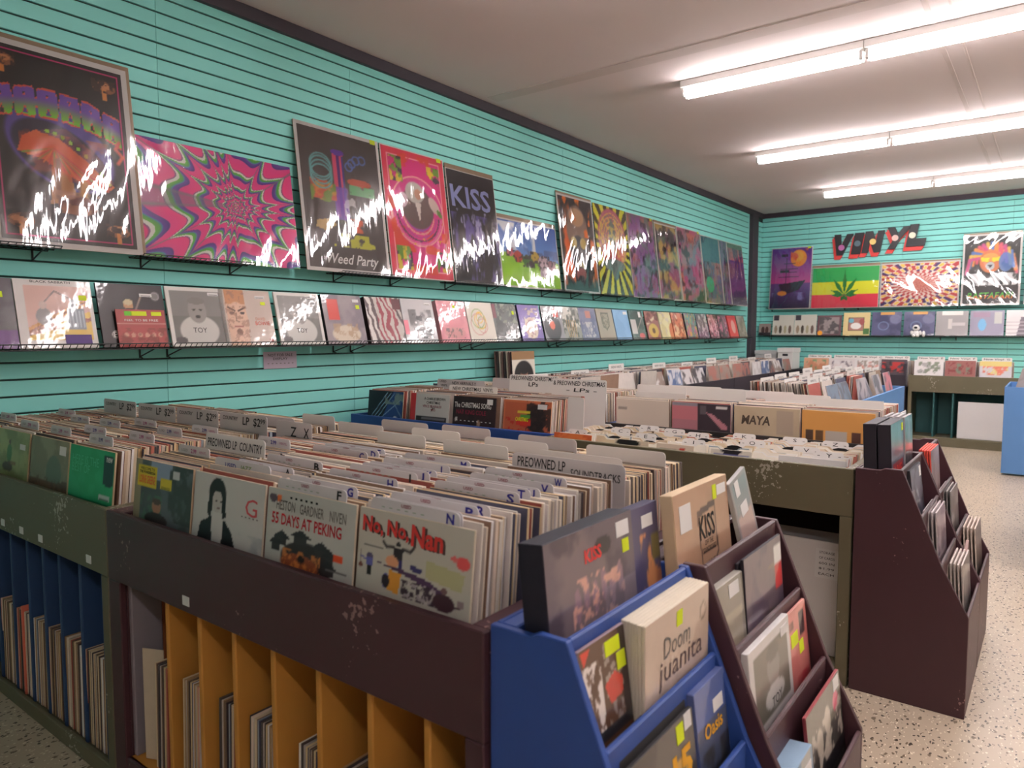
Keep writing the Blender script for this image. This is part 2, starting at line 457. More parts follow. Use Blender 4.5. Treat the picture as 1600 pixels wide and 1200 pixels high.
ups = [(.75, 1.36, 'under the big mushroom poster'), (1.72, 2.33, 'under the psychedelic star poster'), (2.93, 3.54, 'under the dark party poster'), (3.98, 4.60, 'under the black band poster'),
       (5.25, 5.86, 'under the skull poster'), (6.15, 6.76, 'under the yellow ray poster'), (7.15, 7.76, 'under the fifth poster from the post'), (8.1, 8.7, 'under the third poster from the post'), (9.2, 9.8, 'under the last purple poster')]
for a, b, nm in ups: wire_shelf(a, b, ZU, .16, .014, 'short black wire poster shelf ' + nm, 'poster wire shelves')
for x0 in (.1, 1.32, 2.54):
    for zz, d, lp, nm in ((ZL + .025, .19, .02, 'album'), (ZU + .0, .12, .012, 'poster')):
        o = wire_shelf(-.58, .58, zz, d, lp, 'black wire %s shelf on the back wall, %s from the corner' % (nm, {.1: 'first', 1.32: 'second', 2.54: 'third'}[x0]), 'back wall wire shelves')
        o.location = (x0 + .6, YB, zz); o.rotation_euler = (0, 0, -math.pi / 2)

# ------------------------------------------------------------------ posters
KRAFT = mat('kraft_board', (168, 144, 120), .8, vary=.08, scale=6)
PRINT = mat_print('poster_print', .4)
WRAP = mat_print('shrinkwrap_print', .35, coat=.8, bump=.35, bscale=14)
PLAIN = mat_print('sleeve_print', .45)
FILM = mat_film('poster_film', .09, .06)
def film_mesh(W, H, seed, amp=.0035):
    nx, ny = 44, int(44 * H / W)
    u, v = np.meshgrid(np.linspace(0, 1, nx + 1), np.linspace(0, 1, ny + 1))
    x = u * W; y = v * H
    bend = .10 * np.sin(y * 5 + seed)
    d = (fbm((x + .35 * y + bend) * 11, y * 1.6 - x, seed, 3) - .5) * 2 + .8 * np.abs(vnoise((x - .25 * y + bend) * 16, y * 2.2 + x, seed + 9) - .5) * 2
    d = d * np.minimum(1, np.minimum(np.minimum(u, 1 - u), np.minimum(v, 1 - v)) * 9)
    n = (nx + 1) * (ny + 1)
    co = np.stack([((u - .5) * W).ravel(), (-.005 - amp * d).ravel(), (v * H).ravel()], 1)
    f = [(j * (nx + 1) + i, j * (nx + 1) + i + 1, (j + 1) * (nx + 1) + i + 1, (j + 1) * (nx + 1) + i) for j in range(ny) for i in range(nx)]
    me = pydata('film', co, f); me.materials.append(FILM)
    me.polygons.foreach_set('use_smooth', [True] * len(me.polygons)); return me
def poster(label, M, W, H, art, border=.018, kraft=(0, 0), seed=0, film=True, tagm=True):
    """border: white margin; kraft: how far the board shows at (top, right)"""
    t = thing('poster', label, 'poster', M=M)
    b = MB().box((-W / 2, 0, 0), (W / 2 + kraft[1], .006, H + kraft[0])); link('backing_board', bevel(b.mesh('board', [KRAFT]), .0015), None, t)
    if border:
        b = MB().box((-W / 2, -.0012, 0), (W / 2, -.0002, H)); link('margin', b.mesh('margin', [mat('poster_margin', (222, 218, 214), .5)]), None, t)
    o = link('print', art.mesh('print', W - 2 * border, H - 2 * border, PRINT), None, t); o.location = (0, -.002, border)
    if film: link('plastic_sleeve', film_mesh(W + kraft[1], H + kraft[0], seed), None, t).location = (kraft[1] / 2, 0, 0)
    if tagm:
        sticker(t, W / 2 - .05, H - .015, .045, .03, YEL, y=-.004)
    return t

def art_mushroom():
    a = Art(110, 165, (14, 12, 16), .66)
    a.put(((abs(a.u - .5) > .455) & (abs(a.u - .5) < .468)) | ((abs(a.v - .5) > .47) & (abs(a.v - .5) < .479)), (226, 50, 130))
    a.put((abs(a.u - .5) > .468) | (abs(a.v - .5) > .479), (14, 12, 16))
    a.ell(.48, .50, .42, .20, (92, 70, 160), rot=-.5)
    a.ell(.46, .47, .36, .15, (30, 24, 60), rot=-.5)
    arc = .735 - .30 * (a.u - .40) ** 2; band = np.clip(1 - np.abs(a.v - arc) / .105, 0, 1)
    cell = (a.u * 6.2) % 1.0; body = band * 1.25 - .55 * np.exp(-((cell - .5) / .10) ** 2) * (np.abs(a.v - arc + .01) < .055) - .8 * np.exp(-((np.minimum(cell, 1 - cell)) / .06) ** 2) + .35 * (fbm(a.u * 14, a.v * 14, 5) - .5)
    inside = (a.u > .04) & (a.u < .95)
    a.put(inside & (body > .28), (226, 84, 60)); a.put(inside & (body > .40), (120, 80, 180))
    gt = np.clip((arc + .02 - a.v) / .08, 0, 1); a.put((inside & (body > .40)) * gt, (130, 210, 50))
    a.line([(.93, .60), (.90, .56), (.95, .52), (.91, .48)], .010, (226, 90, 60))
    a.poly([(.36, .20), (.56, .24), (.50, .47), (.40, .46)], (196, 130, 60))
    cap = [(.16, .46), (.20, .54), (.30, .585), (.45, .585), (.62, .53), (.78, .42), (.86, .34), (.80, .305), (.66, .32), (.50, .37), (.34, .43), (.22, .45)]
    a.poly(cap, (226, 110, 50))
    for k in range(18):
        t = k / 17; a.line([(.42, .50), (.19 + .62 * t, .455 - .145 * t)], .004, ((120, 170, 60), (240, 150, 60), (200, 60, 60))[k % 3])
    a.poly([(.30, .58), (.52, .62), (.78, .48), (.86, .36), (.84, .34), (.66, .46), (.46, .56)], (96, 46, 70))
    for k in range(9): a.ell(.38 + .055 * k, .588 - .004 * k - .0032 * k * k, .024, .016, (60, 40, 30)); a.ell(.38 + .055 * k, .588 - .004 * k - .0032 * k * k, .017, .011, (170, 220, 60))
    a.cloud((226, 90, 40), 10, .5, .6, 6, .5, (.18, .32, .84, .58)); a.line([(.44, .44), (.42, .24)], .012, (150, 90, 40)); a.line([(.62, .33), (.60, .22)], .022, (214, 150, 70)); a.ell(.56, .23, .05, .03, (30, 24, 40))
    a.ell(.56, .21, .15, .055, (120, 60, 40)); a.cloud((190, 120, 70), 22, .5, .6, 3, box=(.36, .16, .74, .28), a=.7)
    for (x, y) in ((.1, .92), (.85, .90), (.14, .10), (.86, .09)):
        a.ell(x, y, .095, .035, (150, 90, 50)); a.ell(x, y + .008, .07, .018, (210, 140, 90)); a.rect(x - .02, y - .07, x + .02, y - .01, (220, 140, 60))
        a.cloud((60, 34, 22), 40, .5, .55, 5, box=(x - .1, y - .03, x + .1, y + .04))
    return a
def art_star():
    a = Art(240, 160, (230, 40, 130), 1.5)
    x = (a.u - .58) * 1.5; y = a.v - .52; th = np.arctan2(y, x); r = np.hypot(x, y) + 1e-4
    sp = np.abs(((th * 18 / (2 * np.pi) + .5 * np.sin(th * 3) + .2 * np.sin(th * 7)) % 1) - .5) * 2
    ph = np.log(r + .012) * 1.9 - .62 * sp ** 2.2 - .22 * np.sin(th * 5 + 1)
    p = ph % 1.0
    cols = [(0, (236, 50, 140)), (.34, (230, 60, 150)), (.36, (70, 40, 140)), (.52, (110, 60, 170)), (.54, (60, 150, 190)), (.60, (70, 170, 60)), (.74, (110, 200, 50)), (.76, (236, 236, 226)), (.82, (120, 60, 120)), (.86, (236, 60, 140)), (1, (236, 50, 140))]
    xs = [c[0] for c in cols]
    for k in range(3): a.c[..., k] = np.interp(p, xs, [c[1][k] for c in cols])
    a.put((p > .70) & (p < .80), (236, 236, 226)); a.put(np.clip(1 - np.abs(sp - .98) * 22, 0, 1) * (r > .06), (120, 130, 130), .8)
    return a
def art_party():
    a = Art(80, 120, (74, 68, 66), .66)
    a.cloud((92, 86, 84), 3, .4, .7, 1, .6)
    a.rect(.40, .38, .53, .86, (214, 70, 110)); a.rect(.45, .38, .48, .86, (90, 40, 130)); a.rect(.505, .42, .53, .84, (70, 60, 140)); a.ell(.465, .86, .085, .022, (100, 50, 170))
    a.cloud((120, 70, 190), 9, .45, .6, 4, box=(.38, .36, .56, .6), a=.8)
    a.ell(.26, .56, .15, .075, (210, 160, 60)); a.cloud((200, 90, 60), 12, .45, .6, 7, box=(.1, .5, .4, .64)); a.cloud((120, 150, 60), 15, .5, .6, 8, box=(.1, .48, .4, .62))
    for z in (.66, .69, .72, .74): a.ring(.24, z, .085, .006, (110, 180, 180))
    a.ell(.72, .66, .16, .03, (196, 90, 60)); a.cloud((90, 170, 110), 12, .5, .6, 2, box=(.58, .56, .92, .64))
    for (x, y) in ((.64, .80), (.7, .83), (.78, .84), (.6, .77)): a.ring(x, y, .03, .006, (90, 120, 190))
    a.poly([(.14, .34), (.30, .36), (.38, .32), (.24, .27), (.12, .29)], (190, 160, 90))
    a.cloud((220, 100, 60), 14, .45, .55, 6, box=(.54, .28, .72, .38)); a.cloud((200, 200, 70), 16, .56, .6, 9, box=(.3, .16, .86, .26)); a.cloud((230, 230, 230), 10, .6, .64, 12, box=(.5, .4, .95, .62), a=.7)
    return a
def art_rose():
    a = Art(76, 114, (226, 40, 140), .66)
    g = (np.minimum(np.minimum(a.u, 1 - a.u) * .66, np.minimum(a.v, 1 - a.v)))
    a.put(g < .055, (226, 60, 90)); a.put((g > .018) & (g < .024), (250, 200, 210)); a.put((g > .05) & (g < .055), (250, 180, 190))
    a.put(np.hypot((a.u - .5) * .66, a.v - .53) < .27, (226, 60, 150))
    a.ring(.5, .53, .275, .006, (250, 190, 180))
    a.cloud((226, 70, 50), 9, .5, .56, 2, box=(.08, .2, .92, .4)); a.cloud((226, 70, 50), 9, .5, .56, 5, box=(.25, .87, .75, .98)); a.cloud((226, 70, 50), 9, .46, .52, 6, box=(.25, .03, .75, .1))
    for b in ((.1, .74, .3, .94), (.7, .72, .92, .92), (.1, .06, .34, .24), (.74, .06, .95, .22)):
        a.cloud((60, 50, 70), 16, .5, .55, 3, box=b); a.cloud((120, 170, 60), 18, .55, .6, 4, box=b); a.cloud((235, 210, 60), 14, .62, .66, 7, box=b)
    for s in (-1, 1): a.cloud((226, 80, 50), 12, .48, .54, 11, box=(.03 if s < 0 else .86, .3, .14 if s < 0 else .97, .62))
    for k in range(5): a.put((np.abs(np.hypot((a.u - .5) * .66, a.v - .52) - (.14 + .028 * k)) < .007) & (a.v < .5), ((170, 80, 190), (240, 170, 160), (200, 60, 160), (110, 50, 90), (240, 120, 180))[k])
    a.ell(.5, .56, .26, .17, (112, 88, 84)); a.ell(.47, .68, .15, .085, (206, 200, 190)); a.ell(.52, .67, .06, .042, (214, 160, 130)); a.poly([(.46, .60), (.56, .60), (.52, .44)], (226, 214, 206))
    a.ell(.25, .60, .11, .055, (220, 190, 200), rot=.7); a.ell(.78, .60, .12, .045, (220, 200, 190), rot=-.9); a.ell(.86, .54, .06, .02, (110, 160, 70), rot=-.9)
    a.cloud((200, 50, 60), 10, .5, .56, 14, box=(.36, .38, .66, .46)); a.cloud((240, 200, 60), 22, .66, .7, 15, box=(.1, .24, .9, .34))
    return a
def art_band():
    a = Art(70, 110, (22, 20, 30), .66)
    a.cloud((110, 96, 170), 6, .5, .68, 3, .9, box=(0, .02, 1, .62), su=3); a.cloud((176, 170, 210), 9, .62, .7, 5, .9, box=(0, .1, 1, .66), su=3)
    a.cloud((20, 18, 26), 5, .5, .6, 6, .8, box=(0, 0, 1, .35), su=3); a.grad((22, 20, 30), (52, 50, 58), .84, 1.0)
    return a
def art_field():
    a = Art(96, 64, (80, 130, 205), 1.5); a.grad((120, 170, 225), (66, 110, 190), .45, 1); a.cloud((236, 240, 245), 4, .5, .62, 3, 1, box=(0, .55, .6, .98)); a.cloud((90, 110, 160), 5, .5, .6, 9, .7, box=(0, .48, 1, .62))
    a.put(a.v < .52 - .1 * a.u, (160, 214, 40)); a.cloud((120, 190, 30), 4, .4, .7, 3, .5, box=(0, 0, 1, .4))
    for k, (x, y, r, c) in enumerate(((.16, .52, .07, (220, 120, 140)), (.28, .46, .09, (190, 70, 60)), (.44, .40, .10, (70, 130, 60)), (.58, .48, .09, (200, 170, 60)), (.72, .40, .12, (205, 180, 190)), (.86, .36, .10, (170, 130, 140)), (.5, .36, .06, (60, 50, 60)))):
        a.ell(x, y, r * .8, r, c); a.cloud((60, 50, 60), 22, .52, .58, k, .8, box=(x - r, y - r, x + r, y + r))
    a.ell(.76, .24, .12, .08, (225, 215, 220)); a.cloud((150, 130, 140), 20, .5, .6, 2, box=(.64, .16, .88, .32))
    return a
def art_flame_skull():
    a = Art(50, 75, (44, 40, 44), .66)
    a.cloud((226, 110, 40), 4, .46, .62, 2, 1, box=(0, .05, .3, .95), su=2); a.cloud((226, 120, 50), 4, .46, .62, 5, 1, box=(.7, .05, 1, .95), su=2)
    a.ell(.5, .66, .32, .27, (142, 116, 100)); a.ell(.5, .80, .22, .1, (190, 150, 110)); a.ell(.5, .40, .26, .2, (70, 76, 80)); a.ell(.36, .52, .09, .06, (200, 180, 110)); a.ell(.64, .52, .09, .06, (200, 180, 110))
    a.poly([(.46, .5), (.54, .5), (.5, .42)], (40, 30, 30))
    for k in range(6): a.ell(.38 + .048 * k, .30 - .012 * abs(k - 2.5), .02, .035, (206, 196, 140))
    a.ell(.5, .18, .16, .07, (150, 70, 70)); a.ell(.5, .12, .1, .05, (60, 50, 56)); a.cloud((236, 130, 50), 8, .62, .7, 8, box=(.1, .6, .9, 1))
    return a
def art_rays():
    a = Art(56, 84, (224, 220, 50), .66); th = np.arctan2(a.v - .52, (a.u - .5) * .66); a.put((np.sin(th * 22) > 0), (66, 60, 44))
    a.ell(.5, .64, .43, .34, (190, 104, 130)); r = np.hypot((a.u - .5) / .43, (a.v - .62) / .34)
    for k in range(11): a.put((abs(r - (.2 + .07 * k)) < .015) & (r < 1) & (a.v > .45), ((226, 190, 80), (110, 150, 120))[k % 2])
    a.ell(.5, .68, .10, .17, (120, 136, 130)); a.ell(.3, .47, .13, .10, (214, 120, 110)); a.ell(.7, .47, .13, .10, (214, 120, 110)); a.ell(.5, .34, .34, .07, (126, 146, 140)); a.ell(.5, .28, .1, .11, (112, 132, 126))
    a.cloud((226, 200, 90), 24, .55, .6, 4, .7, box=(.1, .4, .9, .9)); return a
def art_mix(seed, base, cs, sc=5, asp=.66):
    a = Art(40, 60, base, asp)
    for k, c in enumerate(cs): a.cloud(c, sc + k, .47, .6, seed + 3 * k, .9)
    a.cloud((40, 34, 44), 9, .58, .64, seed + 31, .7); return a
def art_purple_stage():
    a = Art(40, 60, (110, 70, 140), .66); a.grad((74, 50, 92), (130, 84, 150), 0, .7); a.grad((200, 100, 110), (190, 110, 110), .72, .92); a.cloud((90, 60, 110), 7, .45, .6, 2, .8, su=3); a.rect(0, .93, 1, 1, (110, 130, 100)); a.rect(0, 0, 1, .12, (92, 92, 100)); return a

def lp_basis(y, z, x=.135, tilt=7): return basis((x, y, z), *PX, tilt=R(tilt))
PZ = ZU + .004
PT = math.asin(.115 / .914)
def wposter(label, y0, y1, H, art, **k): return poster(label, basis((.125 if H > .7 else .10, (y0 + y1) / 2, PZ), *PX, tilt=PT if H > .7 else R(8)), y1 - y0, H, art, **k)
wposter('large black poster of a glowing orange mushroom with magenta border line', 1.12, 1.735, .905, art_mushroom(), border=.026, kraft=(.022, .016), seed=1, tagm=False)
wposter('wide pink green and purple psychedelic starburst poster', 1.752, 2.668, .61, art_star(), border=0, seed=2, tagm=False)
p = wposter('dark grey poster of a tall purple glass pipe with white script lettering', 2.70, 3.37, .905, art_party(), border=.022, kraft=(0, 0), seed=3)
SCRIPT = dict(shear=.32, bold=.012)
text(p, 'Weed Party', .03, .075, .42, .085, WHITE, y=-.0035, **SCRIPT)
wposter('hot pink floral poster with a white haired figure in a circle', 3.385, 4.01, .905, art_rose(), border=.008, seed=4)
p = wposter('black and violet band poster with big metallic letters', 4.03, 4.60, .86, art_band(), border=.006, kraft=(.035, .0), seed=5, tagm=False)
STEEL = mat('ink_steel', (150, 156, 206), .4)
text(p, 'KISS', -.02, .66, .47, .17, STEEL, y=-.0035, bold=.02, shear=-.05); 
p = wposter('wide poster of a blue sky over a lime green field', 4.63, 5.50, .575, art_field(), border=.014, kraft=(.03, 0), seed=6, tagm=False)
wposter('poster of a flaming skull face on dark ground', 5.52, 6.14, .905, art_flame_skull(), border=.018, kraft=(.02, 0), seed=7, tagm=False)
wposter('yellow and black ray poster with a pink oval figure', 6.17, 6.83, .905, art_rays(), border=0, seed=8)
wposter('mauve poster with orange mushrooms in its lower half', 6.85, 7.47, .905, art_mix(1, (140, 100, 130), [(196, 110, 90), (110, 130, 120), (150, 90, 160)]), border=.006, seed=9)
wposter('dark green and violet jungle poster, fifth from the corner post', 7.50, 8.08, .88, art_mix(5, (84, 80, 84), [(96, 136, 110), (170, 90, 130), (200, 170, 90)]), border=.016, kraft=(.025, 0), seed=10, tagm=False)
wposter('pale pink and orange poster, fourth from the corner post', 8.10, 8.80, .905, art_mix(9, (176, 130, 140), [(206, 120, 100), (130, 140, 160), (200, 90, 140)]), border=.012, seed=11)
def art_teal_top():
    a = art_mix(14, (96, 106, 130), [(120, 90, 150), (180, 120, 110)]); a.rect(0, .62, 1, 1, (74, 116, 130)); a.cloud((90, 136, 140), 5, .45, .6, 3, .7, box=(0, .62, 1, 1)); a.ell(.3, .28, .22, .12, (60, 180, 120)); return a
wposter('poster with a teal top and a green gem shape, third from the corner post', 8.82, 9.42, .88, art_teal_top(), border=.010, seed=12, tagm=False)
wposter('narrow grey violet poster, second from the corner post', 9.44, 9.72, .88, art_mix(22, (120, 112, 140), [(90, 120, 110), (150, 110, 160)]), border=.01, seed=13, tagm=False)
wposter('purple and salmon banded poster closest to the corner post', 9.73, 10.34, .88, art_purple_stage(), border=.012, seed=14, tagm=False)

# back wall posters
def art_ship():
    a = Art(60, 90, (170, 70, 190), .66); a.grad((226, 90, 170), (110, 60, 170), .4, 1); a.grad((46, 40, 84), (130, 60, 160), 0, .42)
    a.ell(.68, .83, .2, .14, (246, 160, 60)); a.ell(.66, .86, .14, .09, (246, 190, 70)); a.cloud((236, 110, 70), 8, .6, .66, 3, box=(.48, .7, .9, .98))
    for x in (.38, .56, .26): a.rect(x - .006, .42, x + .006, .84, (60, 30, 70))
    for y, l in ((.52, .5), (.6, .4), (.66, .44), (.74, .3)): a.rect(.45 - l / 2, y - .006, .45 + l / 2, y + .006, (70, 36, 84))
    a.poly([(.2, .40), (.88, .46), (.72, .30), (.32, .22)], (52, 30, 62)); a.ell(.3, .25, .12, .04, (246, 160, 60)); a.rect(.24, .86, .4, .91, (60, 30, 70)); a.rect(.22, .6, .46, .64, (60, 30, 70))
    a.cloud((170, 170, 230), 6, .55, .66, 5, .8, box=(.05, .02, .95, .26)); return a
def art_flag():
    a = Art(90, 60, (236, 60, 90), 1.5); a.rect(0, .64, 1, 1, (52, 190, 100)); a.rect(0, .32, 1, .64, (240, 240, 50))
    for ang, L in ((90, .62), (58, .52), (122, .52), (24, .34), (156, .34), (178, .3), (2, .3), (-60, .16), (-120, .16)):
        t = R(ang); ex, ey = .5 + math.cos(t) * L / 1.5, .30 + math.sin(t) * L; nx, ny = -math.sin(t) * .05 / 1.5, math.cos(t) * .05
        mx, my = .5 + math.cos(t) * L * .5 / 1.5, .30 + math.sin(t) * L * .5
        a.poly([(.5, .30), (mx + nx, my + ny), (ex, ey), (mx - nx, my - ny)], (34, 140, 60))
    return a
def art_op():
    a = Art(100, 66, (240, 230, 220), 1.5); x = (a.u - .5) * 1.5; y = a.v - .5; th = np.arctan2(y * 1.6, x); r = np.hypot(x, y * 1.6)
    s = np.sin(th * 26) * np.sin(np.log(r + .08) * 14); a.put(s > 0, (196, 60, 60)); a.put((s > 0) & (r > .5) & (np.sin(th * 13) > .4), (70, 40, 110)); a.put((s < -.4) & (r > .55), (246, 210, 90)); a.put(np.exp(-(r / .3) ** 2), (206, 120, 100), .8); return a
def art_lion():
    a = Art(64, 96, (30, 34, 34), .66)
    for k in range(15):
        t = R(12 * k + 6); x0, y0 = .5 + .18 * math.cos(t), .66 + .12 * math.sin(t); c = ((214, 90, 110), (236, 150, 70), (90, 130, 200), (226, 190, 90), (200, 80, 140))[k % 5]
        a.line([(x0, y0), (.5 + .40 * math.cos(t), .62 + .27 * math.sin(t)), (.5 + .46 * math.cos(t), .42 + .22 * math.sin(t))], .020, c)
    a.ell(.48, .62, .2, .17, (214, 130, 80)); a.ell(.48, .68, .14, .06, (236, 170, 90)); a.poly([(.30, .68), (.46, .67), (.44, .61), (.32, .62)], (230, 226, 60)); a.poly([(.50, .67), (.66, .68), (.64, .62), (.52, .61)], (230, 226, 60))
    a.ell(.48, .55, .08, .06, (196, 200, 200)); a.poly([(.43, .57), (.53, .57), (.48, .52)], (60, 60, 70)); a.ell(.76, .6, .13, .14, (80, 130, 200), .8)
    a.cloud((226, 226, 226), 7, .42, .55, 4, 1, box=(.04, .27, .96, .44), su=2.5); return a
def bposter(label, x0, x1, H, art, z=1.735, **k): return poster(label, basis(((x0 + x1) / 2, YB - .135, z), *PY, tilt=R(6)), x1 - x0, H, art, **k)
bposter('purple sunset sailing ship poster on the back wall', .165, .765, .93, art_ship(), border=.012, seed=21)
bposter('green yellow and red striped poster with a leaf', .775, 1.68, .60, art_flag(), border=.008, kraft=(.035, 0), seed=22, tagm=False)
bposter('red and white swirling optical illusion poster on the back wall', 1.69, 2.64, .61, art_op(), border=.018, kraft=(.02, 0), seed=23, tagm=False)
p = bposter('dark poster of a rainbow maned lion in yellow glasses', 2.66, 3.30, .93, art_lion(), border=.022, kraft=(.02, 0), seed=24, tagm=False)
text(p, 'RASTAFARI', .0, .125, .50, .085, mat('ink_green', (90, 200, 70), .5), y=-.0035, bold=.015, shear=.2)
text(p, 'RASTAFARI', .0, .105, .50, .045, ORANGE, y=-.0037, bold=.01, shear=.2)
bposter('partly seen pale poster right of the lion poster', 3.34, 3.95, .93, art_mix(40, (190, 184, 190), [(120, 110, 130), (200, 190, 170)]), border=.02, seed=25, tagm=False)

# raised letter sign
sg = thing('letter_sign', 'black and red cut out letter sign on the back wall', 'sign', (1.60, YB - .02, 2.66))
SREDM = mat('sign_red', (216, 70, 66), .5); SBLK = mat('sign_black', (34, 32, 36), .45)
LET = dict(V=[(-.5, .5), (-.16, .5), (.0, -.05), (.18, .5), (.52, .5), (.16, -.5), (-.16, -.5)], I=[(-.2, .5), (.2, .5), (.2, -.5), (-.2, -.5)],
           N=[(-.5, .5), (-.12, .5), (.16, .02), (.16, .5), (.5, .5), (.5, -.5), (.16, -.5), (-.16, -.0), (-.16, -.5), (-.5, -.5)],
           Y=[(-.55, .5), (-.2, .5), (.02, .18), (.22, .5), (.6, .5), (.16, -.08), (.02, -.5), (-.34, -.5), (-.16, -.08)], L=[(-.35, .5), (.05, .5), (.05, -.15), (.5, -.15), (.5, -.5), (-.35, -.5)])
dc = [(190, 110, 170), (90, 110, 120), (226, 200, 120), (226, 190, 180), (240, 236, 214)]
for k, (ch, x, wd, dz) in enumerate((('V', -.44, .25, -.015), ('I', -.23, .30, -.01), ('N', -.03, .24, 0), ('Y', .27, .26, .03), ('L', .50, .27, .05))):
    pts = [(x + a * wd + .05 * b, dz + b * .30) for a, b in LET[ch]]
    o = link('letter', MB().prism(pts, 1, -.04, -.01).mesh('letter', [SBLK]), None, sg)
    sh = [(a - .035, b - .055) for a, b in pts]
    q = link('letter_shadow', MB().prism(sh, 1, -.012, .01).mesh('shadow', [SREDM]), None, o)
    q2 = link('letter_shadow', MB().prism([(a - .018, b - .03) for a, b in pts], 1, -.02, .008).mesh('shadow', [SREDM]), None, o)
    cx = x + {'L': -.04, 'Y': -.02}.get(ch, 0); cz = dz + {'V': -.04}.get(ch, 0)
    link('record_label', MB().rod((cx, -.047, cz), (cx, -.039, cz), .042, 14).mesh('disc', [mat('disc%d' % k, dc[k], .5)]), None, o)

# ------------------------------------------------------------------ albums shown face on
EDGE = {}
def edge(rgb): 
    k = 'edge_%d_%d_%d' % rgb
    return mat(k, rgb, .6, vary=.12, scale=20)
def album(name, label, M, W, H, T, art, edge_rgb=(220, 212, 200), group=None, wrap=False, cat='album', stk=None):
    """one sleeve or box: a rounded slab carrying its printed face and stickers"""
    b = bevel(MB().box((-W / 2, 0, 0), (W / 2, T, H)).mesh('sleeve', [edge(edge_rgb)]), min(.0015, T * .3))
    o = link(name, b); o.matrix_world = M; tag(o, label, cat, group)
    if art is not None:
        q = link('cover_art', art.mesh('cover', W - .002, H - .002, WRAP if wrap else PLAIN), None, o); q.location = (0, -.0006, .001)
    for s in (stk or ()): sticker(o, *s[:2], **s[2])
    return o
def cov(bg, *ops, n=40, asp=1.0, v0=0.0):
    a = Art(n, n, bg, asp, v0)
    for f, *args in ops:
        kw = args.pop() if args and isinstance(args[-1], dict) else {}
        getattr(a, f)(*args, **kw)
    return a
LP = .314
TY = dict(W=.028, H=.02, m=YEL); TW = dict(W=.06, H=.016, m=LBL, bar=True)
def toy_art():
    return cov((226, 222, 216), ('rect', .07, .06, .93, .93, (128, 126, 122)), ('rect', .07, .06, .93, .5, (112, 110, 106)), ('ell', .5, .26, .34, .26, (206, 204, 198)), ('ell', .5, .6, .16, .21, (150, 146, 140)), ('ell', .5, .77, .15, .06, (120, 116, 112)),
        ('ell', .44, .62, .03, .02, (60, 58, 56)), ('ell', .56, .62, .03, .02, (60, 58, 56)), ('ell', .5, .5, .05, .025, (50, 46, 46)), ('ell', .16, .1, .1, .06, (80, 76, 76)), n=56)
def robot_art():
    return cov((226, 220, 216), ('rect', .12, .12, .95, .92, (212, 172, 160)), ('poly', [(.12, .12), (.95, .12), (.95, .55), (.12, .2)], (226, 190, 90)), ('poly', [(.12, .22), (.95, .66), (.95, .76), (.12, .30)], (206, 150, 80)), ('poly', [(.12, .18), (.95, .40), (.95, .46), (.12, .25)], (150, 90, 60)), ('poly', [(.12, .22), (.95, .70), (.95, .73), (.12, .25)], (150, 90, 60)),
        ('ell', .33, .46, .10, .13, (140, 136, 136)), ('ell', .33, .63, .05, .06, (196, 170, 160)), ('rect', .63, .28, .86, .58, (140, 150, 160)), ('rect', .68, .58, .78, .72, (110, 116, 126)), ('line', [(.36, .68), (.5, .84), (.72, .72)], .008, (90, 80, 76)),
        *[('rect', .65 + .045 * k, .3, .665 + .045 * k, .56, (196, 206, 214)) for k in range(5)], n=64)
def guitar_art():
    return cov((44, 38, 40), ('ell', .44, .66, .07, .085, (196, 150, 110)), ('ell', .44, .71, .07, .05, (206, 190, 150)), ('ell', .45, .5, .13, .12, (30, 26, 30)), ('line', [(.5, .5), (.66, .84)], .014, (150, 130, 120)), ('ell', .56, .54, .07, .05, (190, 90, 80)), ('ring', .87, .82, .06, .012, (150, 146, 146)), ('ell', .87, .82, .05, .05, (120, 116, 116)), ('ring', .2, .2, .05, .01, (220, 214, 210)), n=56)
def face_art():
    return cov((206, 188, 176), ('rect', .1, 0, .48, 1, (216, 178, 152)), ('rect', .1, .74, .48, 1, (196, 140, 100)), ('ell', .3, .42, .2, .36, (222, 184, 160)), ('line', [(.14, .68), (.26, .62)], .014, (70, 50, 44)), ('line', [(.33, .62), (.46, .68)], .014, (70, 50, 44)), ('ell', .2, .58, .05, .022, (90, 74, 70)), ('ell', .4, .58, .05, .022, (90, 74, 70)), ('line', [(.28, .58), (.26, .44), (.32, .42)], .008, (120, 90, 76)), ('line', [(.22, .34), (.38, .34)], .012, (150, 80, 74)), ('ell', .3, .24, .06, .06, (120, 80, 60)), ('cloud', (150, 110, 92), 16, .58, .64, 3, .6, (.08, .05, .5, .98)), ('rect', .86, .05, .95, .12, (150, 60, 50)), n=64)
